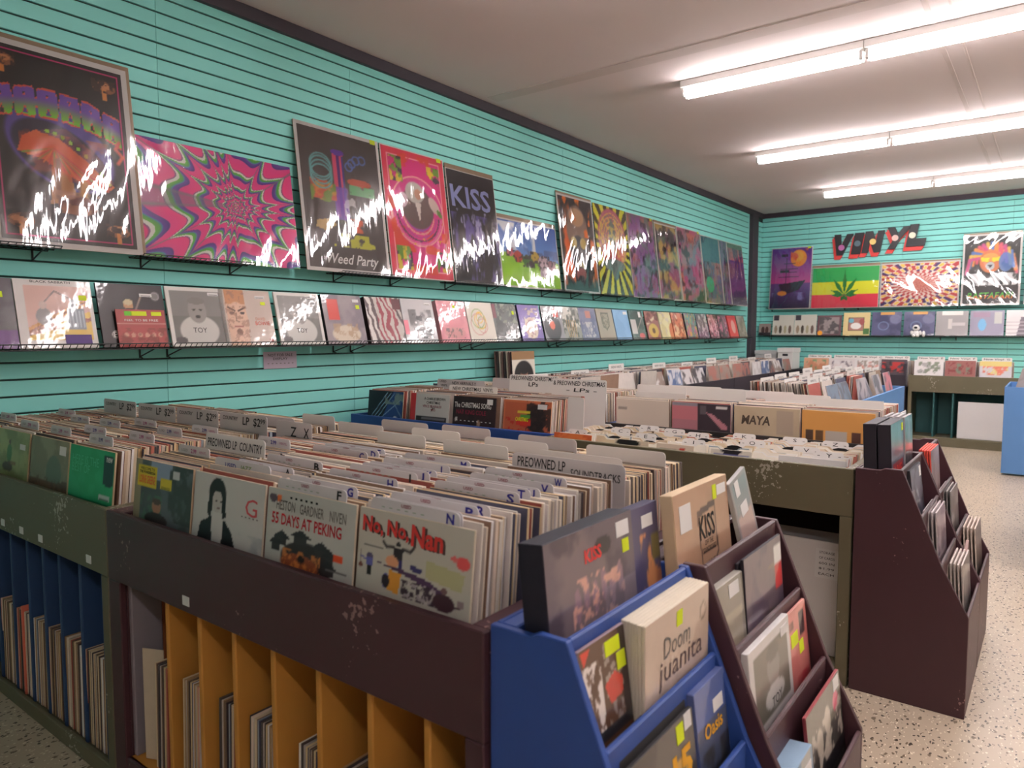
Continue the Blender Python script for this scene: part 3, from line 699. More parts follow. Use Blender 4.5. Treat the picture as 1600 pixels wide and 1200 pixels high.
wall_albums = [
 # y0, thick, label, art, edge, stickers, lettering
 (.865, .012, 'dark grey album with violet lower corner at the left edge', cov((96, 92, 98), ('rect', 0, 0, 1, .25, (110, 70, 130)), ('cloud', (130, 126, 130), 4, .45, .6, 2, .5)), (90, 88, 90), [(.10, .24, dict(W=.035, H=.026, m=YEL))]),
 (1.183, .018, 'white bordered album with a pale robot on pink and yellow', robot_art(), (220, 216, 212), [(.115, .235, dict(W=.033, H=.024, m=YEL))]),
 (1.518, .012, 'black album with a guitarist and a red booklet before it', guitar_art(), (40, 36, 38), [(.07, .26, TW)]),
 (1.845, .012, 'white framed grey portrait album beside the beige face album', toy_art(), (226, 222, 216), [(.10, .28, TW)]),
 (2.135, .045, 'thick beige box album with a stern drawn face', face_art(), (196, 186, 172), [(.105, .24, dict(W=.03, H=.018, m=YEL)), (.09, .275, TW)]),
 (2.478, .012, 'white framed grey portrait album left of the red stickered box', toy_art(), (226, 222, 216), [(.10, .28, TW)]),
 (2.81, .05, 'thick black edged silver box album with a red sticker', cov((150, 138, 142), ('cloud', (120, 108, 120), 4, .4, .6, 3, .8), ('ell', .5, .2, .36, .18, (214, 200, 180)), ('cloud', (180, 150, 120), 10, .5, .6, 4, .8, (.2, .08, .8, .4)), ('rect', .12, .5, .38, .92, (206, 60, 46))), (36, 30, 34), [(.12, .24, dict(W=.03, H=.025, m=YEL)), (.11, .28, dict(W=.05, H=.02))]),
 (3.155, .05, 'thick box album with swirling red black and white stripes', None, (52, 34, 36), []),
 (3.475, .012, 'silver album with a dark tree shape beside the striped box', cov((206, 204, 206), ('cloud', (110, 110, 112), 4, .42, .56, 3, 1, (.2, .1, .9, .75)), ('cloud', (60, 60, 64), 9, .52, .6, 5, .9, (.3, .1, .85, .65)), ('rect', 0, .2, .14, .5, (236, 130, 150))), (220, 220, 222), [(.1, .28, TW)]),
 (3.83, .04, 'thick pink box album with a grey sketch', cov((226, 150, 160), ('cloud', (214, 130, 140), 3, .4, .6, 2, .7), ('ell', .5, .22, .36, .14, (206, 140, 140)), ('cloud', (110, 80, 84), 14, .52, .58, 6, .9, (.2, .1, .85, .34))), (206, 140, 146), [(.03, .27, dict(W=.028, H=.022, m=YEL)), (.10, .28, dict(W=.05, H=.014))]),
 (4.155, .012, 'white album with looping yellow and green lines', cov((226, 220, 206), *[('ring', .45 + .08 * math.sin(k), .5 + .1 * math.cos(k * 1.7), .12 + .03 * k, .012, ((226, 180, 60), (140, 160, 90), (200, 150, 140))[k % 3]) for k in range(6)]), (226, 222, 214), []),
 (4.47, .012, 'dark grey green album with a maroon tag', cov((96, 102, 100), ('cloud', (60, 64, 64), 5, .42, .56, 2, 1), ('cloud', (150, 160, 140), 10, .58, .64, 5, .9, (.2, .5, 1, 1)), ('cloud', (226, 226, 226), 9, .62, .66, 9, .9, (.4, .2, .8, .5)), ('rect', .0, .62, .14, .98, (120, 40, 60))), (90, 90, 92), [(.11, .24, dict(W=.03, H=.03, m=YEL))]),
 (4.81, .03, 'purple album with a pale ring of figures', cov((124, 104, 176), ('ell', .5, .36, .3, .3, (214, 190, 170)), ('ell', .5, .36, .24, .24, (170, 130, 130)), ('cloud', (230, 220, 200), 9, .5, .58, 3, .9, (.25, .1, .75, .65)), ('cloud', (230, 210, 180), 12, .5, .56, 6, .8, (.1, .72, .9, .9))), (50, 36, 66), []),
 (5.15, .010, 'grey album with a bare record and an orange centre', cov((150, 150, 154), ('ell', .45, .4, .42, .42, (56, 56, 60)), ('ell', .45, .45, .13, .13, (226, 120, 96)), ('rect', .55, .68, .85, .95, (216, 90, 80))), (60, 60, 62), []),
 (5.45, .010, 'brownish white album with thin golden plant lines', cov((150, 150, 140), ('cloud', (214, 210, 200), 6, .45, .55, 3, 1, (0, .4, 1, 1)), ('cloud', (60, 70, 60), 9, .5, .56, 6, .9), *[('line', [(.3 + .1 * k, .1), (.25 + .12 * k, .6)], .012, (206, 160, 90)) for k in range(5)]), (60, 60, 60), []),
 (5.76, .02, 'slate blue album with small pale figures near the middle', cov((120, 122, 150), ('cloud', (96, 96, 130), 4, .42, .58, 5, .9), ('rect', .4, .68, .7, .92, (196, 130, 116)), ('cloud', (206, 200, 200), 14, .55, .6, 2, .9, (.15, .08, .8, .55))), (60, 60, 90), []),
 (6.09, .012, 'taupe album with a dark crest outline', cov((168, 156, 138), ('poly', [(.25, .9), (.75, .9), (.72, .45), (.5, .3), (.28, .45)], (100, 96, 84)), ('poly', [(.3, .85), (.7, .85), (.67, .48), (.5, .36), (.33, .48)], (160, 150, 130)), ('cloud', (90, 84, 74), 20, .56, .6, 2, .8, (.3, .4, .7, .85))), (150, 140, 124), []),
 (6.42, .03, 'plain pale blue album on the wall shelf', cov((146, 184, 226), ('cloud', (130, 168, 214), 4, .45, .6, 2, .6)), (120, 140, 170), [(.1, .28, dict(W=.08, H=.03))]),
 (6.76, .012, 'dark green album with slanted lines and a white card', cov((92, 110, 104), ('cloud', (60, 80, 76), 5, .45, .58, 4, .9), ('rect', .05, .18, .42, .68, (206, 200, 196)), ('line', [(.4, .3), (.95, .8)], .014, (180, 170, 160)), ('ell', .7, .12, .2, .1, (196, 80, 80))), (70, 80, 78), [(.08, .27, dict(W=.05, H=.06))]),
 (7.12, .012, 'red brown album with a golden disc', cov((164, 106, 100), ('ell', .5, .3, .38, .26, (206, 176, 90)), ('ell', .5, .3, .12, .1, (110, 80, 50)), ('line', [(.1, .55), (.9, .85)], .05, (214, 190, 160)), ('cloud', (110, 60, 60), 8, .52, .6, 3, .8, (0, .6, 1, 1))), (120, 80, 70), []),
 (7.46, .02, 'cream yellow album with soft red corner', cov((226, 216, 170), ('cloud', (206, 190, 140), 5, .45, .6, 2, .8), ('cloud', (200, 190, 190), 7, .6, .66, 5, .8), ('ell', .95, .2, .25, .4, (216, 120, 90))), (214, 204, 170), []),
 (7.80, .012, 'orange red album with a pale patch', cov((214, 120, 96), ('cloud', (226, 190, 160), 5, .48, .6, 2, .9), ('cloud', (150, 70, 60), 7, .55, .62, 3, .8)), (190, 110, 90), []),
 (8.16, .03, 'dark teal and pink collage album', cov((120, 116, 130), ('cloud', (196, 110, 150), 5, .48, .58, 2, .9), ('cloud', (110, 160, 160), 6, .5, .6, 6, .9), ('cloud', (214, 170, 80), 9, .6, .65, 8, .9)), (60, 50, 60), []),
 (8.52, .012, 'grey violet album with pale scribbles', cov((140, 130, 150), ('cloud', (196, 190, 200), 8, .52, .58, 3, .9), ('cloud', (90, 80, 100), 6, .5, .6, 7, .8)), (120, 110, 130), []),
 (8.88, .012, 'rose and black patterned album', cov((176, 116, 130), ('cloud', (70, 50, 60), 7, .48, .56, 2, .9), ('cloud', (226, 190, 200), 10, .56, .6, 4, .9)), (110, 70, 80), []),
 (9.22, .012, 'charcoal album with pink flecks', cov((110, 96, 104), ('cloud', (60, 54, 60), 5, .45, .55, 2, .9), ('cloud', (206, 120, 150), 9, .58, .62, 4, .9)), (80, 70, 76), []),
 (9.58, .04, 'bright red album with a pale centre near the post', cov((216, 66, 62), ('ell', .55, .5, .24, .3, (226, 170, 160)), ('rect', 0, .86, 1, 1, (200, 56, 56))), (196, 56, 54), []),
 (9.93, .012, 'olive grey album beside the corner post', cov((120, 116, 100), ('cloud', (150, 150, 130), 5, .48, .58, 3, .9)), (100, 96, 84), []),
]
def zebra():
    a = Art(72, 72, (206, 196, 190)); t = a.u * 9 + 3 * fbm(a.u * 3, a.v * 3, 4) + a.v * 2.2; s = np.sin(t * 4.2)
    a.put(s > .1, (84, 66, 68)); a.put((s > .1) & (a.u > .28) & (a.u < .85), (150, 50, 66)); a.put((s < -.3) & (a.u < .25), (226, 220, 216)); a.rect(.76, .74, 1, .98, (96, 40, 46)); return a
for i, (y0, T, label, art, ed, stk) in enumerate(wall_albums):
    if art is None: art = zebra()
    tilt = R(14)
    o = album('wall_album', label, basis((.172, y0 + LP / 2, ZL + .008), *PX, tilt=tilt), LP, LP, T, art, ed, 'albums on the left wall shelf', True, stk=stk)
    if i == 1: text(o, 'BLACK SABBATH', -.01, .304, .16, .011, BLACK); b = MB().box((-.055, -.001, -.022), (.055, 0, .022)); q = link('band_sticker', b.mesh('band', [mat('violet', (74, 36, 120), .4)]), None, o); q.location = (.075, -.001, .04)
    if i in (3, 5): text(o, 'TOY', .0, .085, .075, .028, BLACK)
    if i == 4: text(o, 'DAVID', .075, .15, .06, .016, mat('ink_rust', (196, 120, 90))); text(o, 'BOWIE', .085, .125, .09, .022, mat('ink_rust2', (206, 70, 50)))
    if i == 2: text(o, 'B', -.094, .062, .022, .026, WHITE)
# red booklet leaning on the black album
o = album('booklet', 'red booklet with yellow price labels before the black album', basis((.184, 1.70, ZL + .008), *PX, tilt=R(12)), .235, .185, .004, cov((170, 76, 72), ('rect', 0, .62, 1, .64, (206, 150, 140)), *[('ell', .16 + .14 * k, .32, .05, .06, (206, 150, 130)) for k in range(6)], ('cloud', (110, 50, 46), 9, .5, .6, 2, .6, (0, 0, 1, .5))), (150, 60, 60), None, True, 'booklet',
          [(-.01, .165, dict(W=.075, H=.022, m=YEL)), (.075, .165, dict(W=.05, H=.02, m=YEL)), (-.06, .165, dict(W=.035, H=.022, m=mat('sticker_green', (110, 200, 50), .5)))])
text(o, 'FEEL TO BE FREE', .0, .132, .16, .011, WHITE)
# small notice on the wall
o = link('notice', MB().box((-.115, 0, 0), (.115, .0015, .1)).mesh('notice', [mat('notice_paper', (206, 190, 206), .7)])); o.matrix_world = basis((.004, 2.585, 1.168), *PX, tilt=R(1.5)); tag(o, 'small pale lilac paper notice on the slats below the album shelf', 'notice')
text(o, 'NOT FOR SALE', .0, .08, .17, .016, BLACK); text(o, 'DISPLAY', .0, .058, .10, .014, BLACK); text(o, '- - - - - - -', 0, .03, .18, .004, GRAYINK)

# back wall albums
def bw(label, x0, Wd, Hh, art, ed, **k):
    return album('back_wall_album', label, basis((x0 + Wd / 2, YB - .165, ZL + .034), *PY, tilt=R(9)), Wd, Hh, .012, art, ed, 'albums on the back wall shelf', True, **k)
grp4 = lambda: cov((206, 202, 190), ('rect', .03, .74, .28, .98, (66, 60, 70)), *[('ell', .16 + .22 * k, .3, .07, .2, ((150, 130, 110), (70, 60, 50), (170, 160, 130), (110, 90, 80))[k]) for k in range(4)], ('rect', 0, 0, 1, .04, (60, 56, 50)))
bw('small dark portrait album nearest the corner of the back wall', .03, .18, .185, cov((150, 130, 124), ('ell', .35, .45, .14, .3, (70, 50, 46)), ('ell', .68, .45, .14, .3, (80, 56, 50)), ('rect', 0, 0, 1, .25, (46, 40, 44))), (130, 110, 100))
bw('cream album with four figures, first of the pair', .235, LP, LP, grp4(), (200, 196, 186)); bw('cream album with four figures, second of the pair', .555, LP, LP, grp4(), (200, 196, 186))
o = bw('maroon framed grey album with an orange sticker', .88, .33, .30, cov((110, 80, 88), ('rect', .08, .1, .9, .9, (150, 136, 136)), ('cloud', (80, 74, 76), 6, .48, .6, 3, .9, (.08, .1, .9, .9))), (100, 70, 78)); link('round_sticker', MB().rod((-.12, -.003, .04), (-.12, -.001, .04), .035, 14).mesh('rs', [mat('sticker_amber', (236, 160, 50))]), None, o)
bw('cream album with a small picture in a frame', 1.235, .35, .335, cov((226, 206, 150), ('rect', .18, .22, .78, .78, (70, 60, 60)), ('rect', .21, .25, .75, .75, (170, 120, 110)), ('ell', .48, .42, .2, .14, (236, 232, 226)), ('ell', .3, .65, .1, .1, (110, 180, 200)), ('ell', .7, .6, .1, .14, (150, 80, 80)), ('rect', .76, .06, .98, .32, (80, 120, 70))), (214, 196, 150))
for k, (x0, lb) in enumerate(((1.61, 'dark blue album with a faint ring, left of the plush toy'), (2.01, 'dark blue album behind the small white plush toy'))):
    bw(lb, x0, .37, .335, cov((84, 86, 120), ('cloud', (56, 58, 92), 3, .42, .58, 3 + k, .9), ('ring', .4, .42, .17, .02, (120, 140, 176), .8), ('rect', .3, .9, .75, 1, (216, 160, 90)), ('ell', .8, .7, .2, .2, (150, 150, 180), .5)), (60, 60, 84))
bw('grey album with a pale cross shape on the back wall', 2.39, .37, .335, cov((156, 152, 152), ('rect', .38, .3, .52, .7, (206, 200, 196)), ('rect', .5, .42, .92, .54, (196, 190, 190)), ('rect', .2, .85, .85, 1, (230, 226, 220))), (150, 146, 146))
bw('lilac grey album with a light blue shape', 2.78, .37, .335, cov((150, 146, 166), ('ell', .36, .44, .12, .24, (120, 180, 220)), ('rect', .72, .5, .95, .95, (190, 190, 186)), ('rect', .1, .75, .6, .95, (160, 136, 156))), (130, 126, 140))
bw('pale album with a dark mast, rightmost on the back wall', 3.17, .37, .335, cov((226, 222, 222), ('poly', [(.3, 0), (.42, .75), (.55, .75), (.7, 0)], (110, 100, 110)), *[('rect', 0, .1 + .14 * k, 1, .15 + .14 * k, (190, 180, 184), .6) for k in range(4)]), (200, 196, 196))
pl = thing('plush_toy', 'small white astronaut plush toy on the album shelf', 'toy', (2.17, YB - .20, ZL + .026))
PLW = mat('plush_white', (232, 230, 228), .9)
def ball(name, parent, c, r, m, sz=(1, 1, 1), seg=14):
    bm = bmesh.new(); bmesh.ops.create_uvsphere(bm, u_segments=seg, v_segments=seg // 2 + 1, radius=r); me = bpy.data.meshes.new(name); bm.to_mesh(me); bm.free()
    me.materials.append(m); me.polygons.foreach_set('use_smooth', [True] * len(me.polygons)); o = link(name, me, None, parent); o.location = c; o.scale = sz; return o
ball('body', pl, (0, 0, .04), .045, PLW, (1, .8, 1)); h = ball('head', pl, (0, -.005, .115), .045, PLW); v = ball('visor', h, (0, -.026, .004), .027, BLACK, (1, .8, .8))
for s in (-1, 1): ball('arm', pl, (s * .05, -.01, .05), .02, PLW, (1, 1, 1.6)); ball('leg', pl, (s * .025, -.04, .012), .02, PLW, (1, 1.5, 1))
ball('tail_pack', pl, (.09, .0, .035), .028, PLW, (.8, .8, 1.5))

# ------------------------------------------------------------------ bins
OLIVE = mat_worn('olive_paint', (104, 98, 76), (176, 170, 156), .5, .56); PURP = mat_worn('plum_paint', (74, 46, 52), (150, 118, 116), .45, .60)
BLUE = mat('blue_paint', (46, 78, 150), .45, vary=.08, scale=3); PALEB = mat('pale_blue_paint', (88, 132, 184), .5, vary=.08, scale=3); NAVYP = mat('navy_board', (44, 72, 112), .6, vary=.1)
AMBER = mat('amber_ply', (206, 146, 66), .55, vary=.12, scale=5); GREYP = mat('grey_panel', (140, 132, 138), .6, vary=.05); RUST = mat('rust_board', (150, 84, 46), .6, vary=.15); BLK = mat('black_board', (52, 46, 54), .5, vary=.1)
PINE = mat('pine_board', (196, 160, 118), .6, vary=.12); DKTEAL = mat('dark_teal_board', (48, 92, 92), .6, vary=.08); DARK = mat('bin_inside', (46, 40, 40), .7)

EDGES = [(230, 216, 194), (234, 226, 212), (218, 198, 164), (210, 186, 144), (204, 182, 154), (172, 140, 100), (228, 208, 188), (120, 96, 76), (78, 66, 62), (206, 150, 130), (234, 230, 226), (150, 160, 166), (186, 110, 92), (60, 54, 56)]
FACES = [(206, 196, 186), (226, 216, 210), (150, 120, 100), (90, 90, 110), (170, 90, 80), (206, 196, 186), (214, 204, 196), (70, 60, 64)]
TH = (.0045, .007, .010)
SLV = {}
def sleeve_mesh(ti, ei, W=LP, H=LP):
    k = (ti, ei, W, H)
    if k not in SLV:
        T = TH[ti]; b = MB(); b.raw(cube_v((-W / 2, 0, 0), (W / 2, T, H)), CUBE_F)
        me = b.mesh('sleeve', [edge(EDGES[ei]), edge(FACES[ei % len(FACES)])])
        mi = [0] * 6
        for p in me.polygons:
            if abs(p.normal.y) > .9: mi[p.index] = 1
        me.polygons.foreach_set('material_index', mi)
        bevel(me, .0011)
        SLV[k] = me
    return SLV[k]
SPECS = []          # every record filed in the bins; the ones that show largest become objects, the rest one mass
def fill(x0, y0, z, depth, facing, label, group, pal, seed, tilt=(8, 1), gaps=(), W=LP, H=LP, bias=1.0, skip=0, dens=1.0, jit=.006, store=None, loose=False):
    """file a column of records. (x0,y0) = front left corner of the column seen from its front."""
    rg = random.Random(seed); r, n = [Vector(q) for q in facing]
    s = skip
    while s < depth:
        ti = rg.choices((0, 1, 2), (5, 3, 1))[0]; T = TH[ti]
        a = R(tilt[0] + (tilt[1] - tilt[0]) * s / depth + rg.uniform(-.06, .06))
        O = Vector((x0, y0, 0)) + r * (W / 2 + rg.uniform(-jit, jit)) - n * s; O.z = z + rg.uniform(0, .012 if loose else .006)
        M = basis(O, r, n, a, rg.uniform(-.008, .008))
        d = (O - Vector((CAMX, 0, CAMZ))).length
        (SPECS if store is None else store).append((bias * (.6 + .5 * (T / .006)) / (d * d), M, ti, rg.choices(range(len(EDGES)), pal)[0], W, H, label, group))
        s += T / math.cos(a) + rg.choice((.0012, .002, .005, .010, .014) if loose else (.0011, .0013, .0018, .003)) * dens
PAL_W = [8, 9, 5, 3, 3, 1, 6, .7, .6, 1, 7, .6, .6, .4]; PAL_T = [3, 2, 6, 6, 5, 5, 2, 3, 3, 2, 2, .6, 1.5, 2]; PAL_M = [4, 4, 4, 3, 3, 3, 3, 2, 2, 2, 4, 2, 2, 2]
PAL_C = [1, 1, 3, 3, 4, 5, 1, 5, 4, 1, 1, 1, 1, 3]
PAL_D = [2, 3, 1, 1, 1, 1, 2, 3, 4, 1, 3, 4, 1, 5]

CARD = mat('divider_card', (214, 210, 212), .45); CARDW = mat('divider_white', (232, 228, 224), .5); CARDG = mat('divider_grey', (200, 194, 194), .45)
CRD = {}
def card_mesh(W, H, m, rnd=.012):
    k = (round(W, 3), round(H, 3), m.name)
    if k not in CRD:
        pts = [(-W / 2, 0), (W / 2, 0)]
        for cx, sgn in ((W / 2 - rnd, 1), (-W / 2 + rnd, -1)):
            for t in ((0, 30, 60, 90) if sgn > 0 else (90, 120, 150, 180)): pts.append((cx + rnd * math.cos(R(t)), H - rnd + rnd * math.sin(R(t))))
        CRD[k] = MB().prism(pts, 1, -.0009, .0009).mesh('card', [m])
    return CRD[k]
def card(label, cx, y, z0, z1, W, facing=PY, m=None, tilt=4, group=None, cat='divider'):
    o = link('divider_card', card_mesh(W, z1 - z0, m or CARD)); o.matrix_world = basis((cx, y, z0), *facing, tilt=R(tilt)); tag(o, label, cat, group); return o

ZB = .86          # bin rim
ZT = .705         # tray the records stand on
# ---- near island: plum bin and olive bin
YR = 1.955        # rear of the near island
def near_bin(name, label, x0, x1, front, inner, divx, tagx, floor_z, left_stile=.05):
    t = thing(name, label, 'bin', (x0, .937, 0))
    P = lambda nm, a, b, m, bv=.003, **k: part(nm, t, a, b, m, bv, **k)
    P('front_board', (x0, .937, .655), (x1, .957, ZB), front)
    P('rear_board', (x0, YR, .655), (x1, YR + .02, ZB), front)
    P('end_panel', (x0, .957, .0), (x0 + left_stile, YR, ZB - .002), front); P('end_panel', (x1 - .045, .957, 0), (x1, YR, ZB - .002), front)
    P('stile', (x0, .937, 0), (x0 + left_stile, .957, .655), front); P('stile', (x1 - .045, .937, 0), (x1, .957, .655), front)
    P('tray', (x0 + left_stile, .957, .68), (x1 - .045, YR, .70), PINE)
    P('centre_board', (x0 + left_stile, 1.55, .70), (x1 - .045, 1.562, .93), DARK)
    P('shelf_board', (x0 + left_stile, .945, floor_z - .03), (x1 - .045, YR, floor_z), inner if floor_z > .05 else front)
    P('plinth', (x0, .94, 0), (x1, .955, max(floor_z, .055)), front)
    P('back_panel', (x0 + left_stile, 1.53, floor_z), (x1 - .045, 1.545, .68), DARK)
    for x in divx: P('partition', (x, .962, floor_z), (x + .018, 1.53, .68), inner)
    for x in tagx:
        q = P('shelf_tag', (x - .016, .9345, .675), (x + .016, .937, .70), LBL, .0006)
    return t
PB = near_bin('record_bin', 'plum painted record bin with amber cubbies, nearest the blue rack', 1.487, 2.925, PURP, AMBER, (1.766, 1.932, 2.093, 2.255, 2.423, 2.591, 2.754), (1.93,), .125, .07)
part('side_lining', PB, (1.557, .96, .125), (1.575, 1.05, .66), GREYP); part('side_lining', PB, (1.557, 1.05, .125), (1.573, 1.53, .66), RUST)
OB = near_bin('record_bin', 'olive record bin with navy cubbies against the left wall', .05, 1.483, OLIVE, NAVYP, (.30, .465, .62, .776, .915, 1.05, 1.21, 1.374), (.65, .825, .992, 1.36), .04)
FT = (6, 1)
COLP = [1.572, 1.897, 2.222, 2.547]; COLO = [.115, .455, .79, 1.125]
for k, x in enumerate(COLP):
    nm = ('leftmost', 'second', 'third', 'rightmost')[k]
    fill(x, .966, ZT, .565, PY, 'record sleeve filed in the front half of the plum bin, %s column' % nm, 'records in the plum bin', PAL_W if k else PAL_T, 10 + k, skip=.012, bias=1.25, tilt=FT, loose=k > 0)
    fill(x + LP, YR - .01, ZT - .006, .375, NY, 'record sleeve filed in the rear half of the plum bin, %s column' % nm, 'records in the plum bin', PAL_T, 20 + k, tilt=(6, 1), bias=.8 if k < 3 else 1.2)
    fill(COLO[k], .966, ZT, .565, PY, 'record sleeve filed in the front half of the olive bin, %s column' % nm, 'records in the olive bin', PAL_T, 30 + k, skip=.012, bias=.9, tilt=FT)
    fill(COLO[k] + LP, YR - .01, ZT - .006, .375, NY, 'record sleeve filed in the rear half of the olive bin, %s column' % nm, 'records in the olive bin', PAL_T, 40 + k, tilt=(6, 1), bias=.6)

# covers at the front of each column
def front_lp(label, x0, y, art, ed, z=ZT, tilt=6, stk=None, T=.006, wrap=False, facing=PY, name='record_album', W=LP, H=LP):
    r = Vector(facing[0])
    return album(name, label, basis((x0 + r.x * W / 2, y + r.y * W / 2, z), *facing, tilt=R(tilt)), W, H, T, art, ed, 'records facing out of the bins', wrap, stk=stk)
def near_cov(*a, **k): return cov(*a, v0=.45, **k)
def near_lp(*a, **k):
    o = front_lp(*a, **k); V0[o.name] = .45; return o
a = near_cov((196, 192, 180), ('ell', .28, .2, .035, .09, (110, 110, 190)), n=96)
a.ell(.12, .44, .03, .04, (90, 80, 110)); a.rect(.09, .32, .15, .42, (104, 104, 176)); a.rect(.095, .22, .145, .32, (40, 34, 36)); a.line([(.03, .42), (.09, .39)], .01, (104, 104, 176)); a.line([(.035, .5), (.035, .32)], .006, (80, 60, 60)); a.ell(.035, .31, .022, .03, (120, 70, 60))
a.ell(.38, .655, .022, .03, (50, 42, 44)); a.poly([(.33, .62), (.43, .62), (.42, .46), (.35, .46)], (52, 44, 48)); a.line([(.34, .61), (.27, .60), (.24, .65)], .016, (52, 44, 48)); a.line([(.42, .61), (.49, .60), (.52, .66)], .016, (52, 44, 48)); a.ell(.33, .44, .06, .07, (226, 160, 120)); a.rect(.39, .36, .42, .48, (60, 50, 110))
a.poly([(.17, .40), (.50, .37), (.66, .33), (.86, .20), (.80, .19), (.58, .27), (.42, .33)], (84, 56, 90)); a.poly([(.50, .46), (.60, .44), (.59, .38), (.49, .40)], (64, 56, 110))
a.poly([(.31, .34), (.42, .33), (.40, .08), (.30, .10)], (230, 160, 60)); a.ell(.28, .2, .035, .08, (50, 40, 50)); a.cloud((60, 44, 56), 22, .42, .5, 3, .95, (.42, .07, .72, .27)); a.cloud((200, 190, 190), 22, .56, .6, 8, .8, (.42, .07, .72, .27)); a.ell(.79, .14, .09, .10, (74, 46, 56)); a.ell(.79, .27, .025, .035, (120, 90, 90)); a.rect(.9, .14, .95, .22, (150, 130, 130)); a.line([(.84, .12), (.92, .13)], .012, (74, 46, 56))
a.poly([(.63, .56), (.95, .50), (.93, .30), (.63, .36)], (186, 184, 140)); a.ell(.93, .62, .055, .075, (226, 90, 90)); a.ell(.86, .65, .03, .03, (226, 110, 110)); a.rect(.73, .70, .94, .715, (120, 110, 140)); a.rect(.06, .56, .24, .565, (120, 116, 110)); a.rect(.06, .53, .24, .535, (130, 126, 120))
o = near_lp('white cartoon record cover with red title, rightmost in the plum bin', COLP[3], .960, a, (222, 210, 188))
INKR = mat('ink_brightred', (214, 60, 56), .5)
for sx, s_ in ((-.113, 'No,'), (-.040, 'No,')): text(o, s_, sx + .006, .248, .062, .05, mat('ink_shadow', (90, 70, 66)), bold=.03, y=-.0012); text(o, s_, sx, .252, .062, .05, INKR, bold=.03, y=-.002)
text(o, 'Nan', .046, .246, .085, .055, MATS['ink_shadow'], bold=.03, y=-.0012); text(o, 'Nan', .04, .250, .085, .055, INKR, bold=.03, y=-.002)
a = near_cov((192, 194, 188), ('ell', .07, .87, .05, .06, (96, 80, 92)), ('rect', .12, .84, .17, .93, (236, 120, 60)), n=80)
a.ell(.5, .13, .30, .24, (52, 46, 48)); 
for (x, y, w_) in ((.2, .36, .1), (.13, .27, .08), (.42, .42, .13), (.66, .34, .1), (.75, .27, .08), (.74, .12, .10)):
    a.poly([(x - w_, y), (x + w_, y), (x + w_ * .6, y + .05), (x, y + .10), (x - w_ * .6, y + .05)], (48, 46, 50)); a.rect(x - w_ * .6, y - .09, x + w_ * .6, y, (56, 52, 54))
a.ell(.42, .06, .22, .14, (150, 80, 50)); a.cloud((226, 140, 70), 16, .5, .6, 3, .8, (.22, 0, .66, .24)); a.ell(.44, .14, .04, .05, (40, 30, 30)); a.rect(.80, .23, .89, .32, (236, 90, 50)); a.rect(.72, .10, .95, .115, (110, 106, 106))
o = near_lp('white film soundtrack cover with red title above dark pagodas', COLP[2], .960, a, (224, 208, 184))
[text(o, w_, x_, .248, d_, .03, GRAYINK, bold=.01) for w_, x_, d_ in (('HESTON', -.085, .07), ('GARDNER', .01, .085), ('NIVEN', .10, .055))]; text(o, '55 DAYS AT PEKING', -.01, .190, .25, .034, mat('ink_crimson', (190, 40, 54)), bold=.02); text(o, '- - - - - -', -.02, .285, .1, .006, BLACK)
a = near_cov((206, 206, 202), n=72); a.ell(.35, .74, .125, .21, (40, 38, 40)); a.poly([(.235, .74), (.47, .74), (.49, .42), (.43, .36), (.42, .62), (.29, .62), (.27, .34), (.21, .42)], (38, 36, 38)); a.ell(.355, .62, .07, .17, (198, 194, 190)); a.ell(.35, .86, .09, .10, (38, 36, 38)); a.poly([(.30, .46), (.44, .46), (.46, .05), (.26, .05)], (214, 212, 208)); a.poly([(.08, .0), (.12, .26), (.28, .38), (.30, 0)], (34, 34, 38)); a.poly([(.44, 0), (.46, .38), (.58, .22), (.64, .0)], (34, 34, 38)); a.ell(.34, .62, .016, .012, (60, 54, 54)); a.ell(.41, .62, .016, .012, (60, 54, 54)); a.rect(.35, .52, .40, .53, (120, 96, 96)); a.cloud((150, 160, 166), 3, .45, .7, 2, .7, (.5, 0, 1, .25)); a.rect(.76, .83, .95, .845, (110, 120, 116))
o = near_lp('pale grey cover with a dark haired person in a black jacket', COLP[1], .960, a, (214, 200, 180)); text(o, 'G', .105, .20, .05, .055, mat('ink_coral', (206, 90, 96)), bold=.0); text(o, '- - - - -', .10, .155, .07, .004, GRAYINK)
a = near_cov((96, 104, 110), n=72); a.cloud((74, 84, 84), 3, .4, .6, 2, .9); a.rect(.28, .72, .66, 1, (150, 166, 190)); a.cloud((60, 70, 66), 5, .45, .56, 4, .9, (.62, .1, 1, 1)); a.cloud((80, 120, 96), 4, .45, .56, 6, .8, (.0, .0, .5, .45)); a.rect(0, 0, .12, 1, (150, 140, 110)); a.rect(.05, .56, .40, .90, (226, 206, 50)); a.rect(.46, .58, .66, .76, (222, 206, 56)); a.ell(.42, .28, .08, .12, (176, 126, 100)); a.ell(.42, .36, .08, .05, (90, 70, 60)); a.ell(.42, .06, .2, .12, (54, 44, 46)); a.rect(.68, .78, .78, .92, (206, 210, 210))
o = near_lp('green grey record cover with yellow stickers, leftmost in the plum bin', COLP[0], .960, a, (206, 180, 150)); text(o, 'WELCOME TO', -.085, .268, .08, .010, BLACK); text(o, 'THE PONDEROSA', -.085, .250, .09, .010, BLACK, bold=.02); text(o, 'LORNE GREENE', -.085, .213, .09, .03, ORANGE, bold=.02); text(o, 'BONANZA', .02, .190, .045, .010, BLACK)
a = near_cov((48, 176, 116), n=56); a.cloud((36, 160, 100), 4, .45, .6, 3, .5); a.poly([(.78, .93), (1, .90), (1, .40), (.88, .36), (.78, .40)], (34, 66, 60)); a.rect(.7, .1, .94, .22, (206, 216, 210)); a.rect(.72, .12, .92, .15, (110, 130, 120)); a.rect(0, .0, 1, .04, (26, 110, 76))
